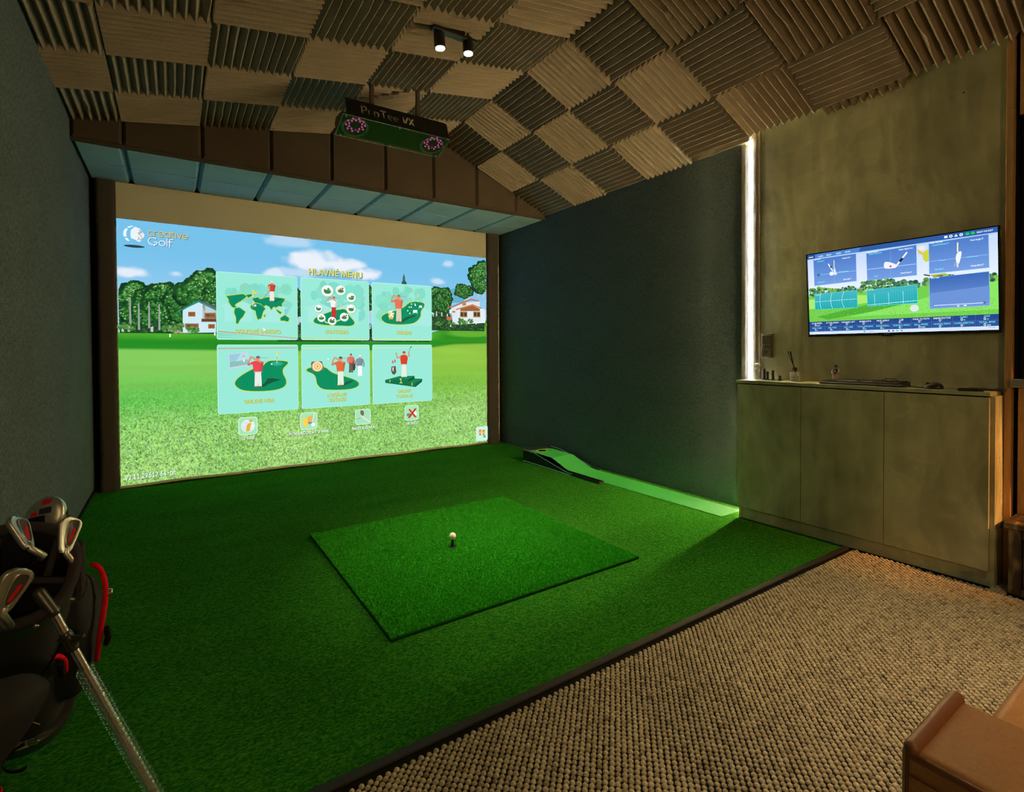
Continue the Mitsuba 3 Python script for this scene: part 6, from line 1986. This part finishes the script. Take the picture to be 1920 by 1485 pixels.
# ---------------------------------------------------------------- leather sofa, lower right
def rbox(x0, x1, y0, y1, z0, z1, r_, sub=2):
    s_ = np.array(trimesh.creation.icosphere(subdivisions=sub, radius=r_).vertices)
    pts = np.vstack([s_ + (x, y, z) for x in (x0 + r_, x1 - r_) for y in (y0 + r_, y1 - r_) for z in (z0 + r_, z1 - r_)])
    return trimesh.convex.convex_hull(pts)


sofa = thing('leather_sofa', 'brown leather sofa with piped edges reaching into the lower right corner', 'sofa')
AX0, AX1, AY1, AZ = 1.030, 1.262, 0.358, 0.548
arm = part(sofa, 'armrest', rbox(AX0, AX1, -0.58, AY1, 0.05, AZ, 0.016), 'leather', smooth=40)
part(arm, 'piping', tube([(AX0 + 0.004, -0.57, AZ - 0.012), (AX0 + 0.003, AY1 - 0.012, AZ - 0.010), (AX0 + 0.004, AY1 - 0.006, 0.06)], 0.0062, 10), 'leather_dark', smooth=True, label='piped seam')
part(arm, 'front_ridge', sphere_hull([(((AX0 + 0.010, AY1 - 0.016, AZ - 0.002), 0.0125), ((AX1 - 0.008, AY1 - 0.014, AZ - 0.001), 0.0135))]), 'leather_dark', smooth=40, label='raised front edge')
part(arm, 'panel_seam', tube([(AX0 - 0.001, -0.57, AZ - 0.040), (AX0 - 0.0015, AY1 - 0.02, AZ - 0.040)], 0.0022, 6), 'leather_dark', smooth=True)
part(sofa, 'armrest', rbox(3.02, 3.25, -0.58, AY1, 0.05, AZ, 0.016), 'leather', smooth=40)
part(sofa, 'base', rbox(AX1 - 0.01, 3.03, -0.56, 0.31, 0.06, 0.27, 0.02), 'leather', smooth=40)
for a, b in ((AX1 + 0.006, 2.14), (2.145, 3.014)):
    cu = part(sofa, 'seat_cushion', rbox(a, b, -0.40, 0.352, 0.272, 0.425, 0.028), 'leather', smooth=40)
    part(cu, 'piping', tube([(a + 0.02, 0.340, 0.413), (b - 0.02, 0.340, 0.413)], 0.007, 10), 'leather_dark', smooth=True, label='dark piping along the front')
    part(sofa, 'back_cushion', rbox(a, b, -0.56, -0.38, 0.40, 0.78, 0.05), 'leather', smooth=40)
part(sofa, 'backrest', rbox(AX0 + 0.02, 3.24, -0.66, -0.54, 0.06, 0.80, 0.03), 'leather', smooth=40)
for x in (1.08, 3.20):
    for y in (-0.6, 0.29):
        part(sofa, 'leg', lathe([(0, 0.0106), (0.016, 0.0106), (0.024, 0.07), (0, 0.07)], 16, (x, y, 0)), 'matt_black', 40)

# ---------------------------------------------------------------- old wooden chest at the right edge
ch = thing('wooden_chest', 'old dark wooden chest with worn planks at the right edge beside the cabinet', 'chest')
KX0, KX1, KY0, KY1, KZ = 3.412, 3.60, 0.02, 0.738, 0.335
part(ch, 'carcass', box(KX0 + 0.022, KX1, KY0 + 0.01, KY1 - 0.01, 0.02, KZ - 0.004), 'matt_black')
for a, b in ((KY1 - 0.045, KY1), (KY0, KY0 + 0.045)):
    part(ch, 'post', box(KX0, KX0 + 0.04, a, b, 0.0106, KZ - 0.002, 0.004), 'old_wood')
part(ch, 'bottom_rail', box(KX0 + 0.002, KX0 + 0.03, KY0 + 0.046, KY1 - 0.046, 0.0106, 0.045, 0.003), 'old_wood')
part(ch, 'top_rail', box(KX0 + 0.004, KX0 + 0.03, KY0 + 0.046, KY1 - 0.046, KZ - 0.045, KZ - 0.002, 0.003), 'old_wood')
yy = KY1 - 0.047
i = 0
while yy - 0.098 > KY0 + 0.04:
    part(ch, 'plank', box(KX0 + 0.012 + 0.002 * (i % 2), KX0 + 0.026, yy - 0.098, yy - 0.002, 0.046, KZ - 0.046, 0.003), 'old_wood')
    yy -= 0.100
    i += 1
part(ch, 'end_panel', box(KX0 + 0.04, KX1, KY1 - 0.03, KY1 - 0.004, 0.0106, KZ - 0.003, 0.003), 'old_wood')
xx = KX0 - 0.018
for i, w_ in enumerate((0.070, 0.075, 0.078)):
    part(ch, 'lid_board', box(xx, xx + w_ - 0.002, KY0 - 0.015, KY1 + 0.015, KZ, KZ + 0.034 + 0.001 * (i % 2), 0.005), 'old_wood')
    xx += w_

# ---------------------------------------------------------------- lamps of the lounge, behind the camera
for k, (p, aim, s_, cut) in enumerate(LOUNGE):
    lp = thing('lounge_spotlight', ['black ceiling spotlight above the carpet', 'black ceiling spotlight near the left wall behind the camera', 'black ceiling spotlight near the glass door'][k], 'spotlight')
    p, aim = np.array(p), np.array(aim)
    d = (aim - p) / np.linalg.norm(aim - p)
    a, b, _ = frame(d)
    hk = part(lp, 'lamp_head', basis(lathe([(0, 0), (0.034, 0), (0.038, 0.02), (0.038, 0.11), (0.034, 0.11), (0.034, 0.09), (0, 0.09)], 24), p - d * 0.11, a, b, d), 'black_plastic', 40)
    kk = f'{hk}__lens'
    scene[kk] = mikit.ply(basis(lathe([(0, 0), (0.032, 0), (0.032, 0.002), (0, 0.003)], 24), p - d * 0.018, a, b, d), 'white_gloss', emitter={'type': 'area', 'sampling_weight': 0.0, 'radiance': rgb(30, 20, 9)})
    zt_ = min(ZL0 + SL * p[0], ZR0 + SR * p[0])
    part(lp, 'stem', tube([p - d * 0.10, [p[0] - d[0] * 0.1, p[1] - d[1] * 0.1, zt_ + DEEP]], 0.008, 8), 'black_plastic')
    scene[f'lounge_light_{k + 1}'] = {'type': 'spot', 'cutoff_angle': cut, 'beam_width': cut * 0.35, 'intensity': rgb(*s_), 'to_world': T().look_at((p + d * 0.012).tolist(), aim.tolist(), [0.1, 0.2, 1])}

pend = thing('pendant_lamp', 'glowing globe pendant lamp behind the camera', 'pendant lamp')
PL = np.array([0.30, -1.80, 1.80])
zt_ = ZL0 + SL * PL[0] + DEEP
part(pend, 'cord', tube([PL + [0, 0, 0.12], [PL[0], PL[1], zt_]], 0.004, 8), 'matt_black')
part(pend, 'cap', lathe([(0, 0.105), (0.05, 0.105), (0.04, 0.15), (0, 0.16)], 24, tuple(PL)), 'black_plastic', 40)
gl = trimesh.creation.icosphere(subdivisions=3, radius=0.12)
gl.apply_translation(PL)
scene[f'{pend}__globe'] = mikit.ply(gl, 'white_gloss', smooth=True, emitter={'type': 'area', 'radiance': rgb(*PENDANT_RADIANCE)})
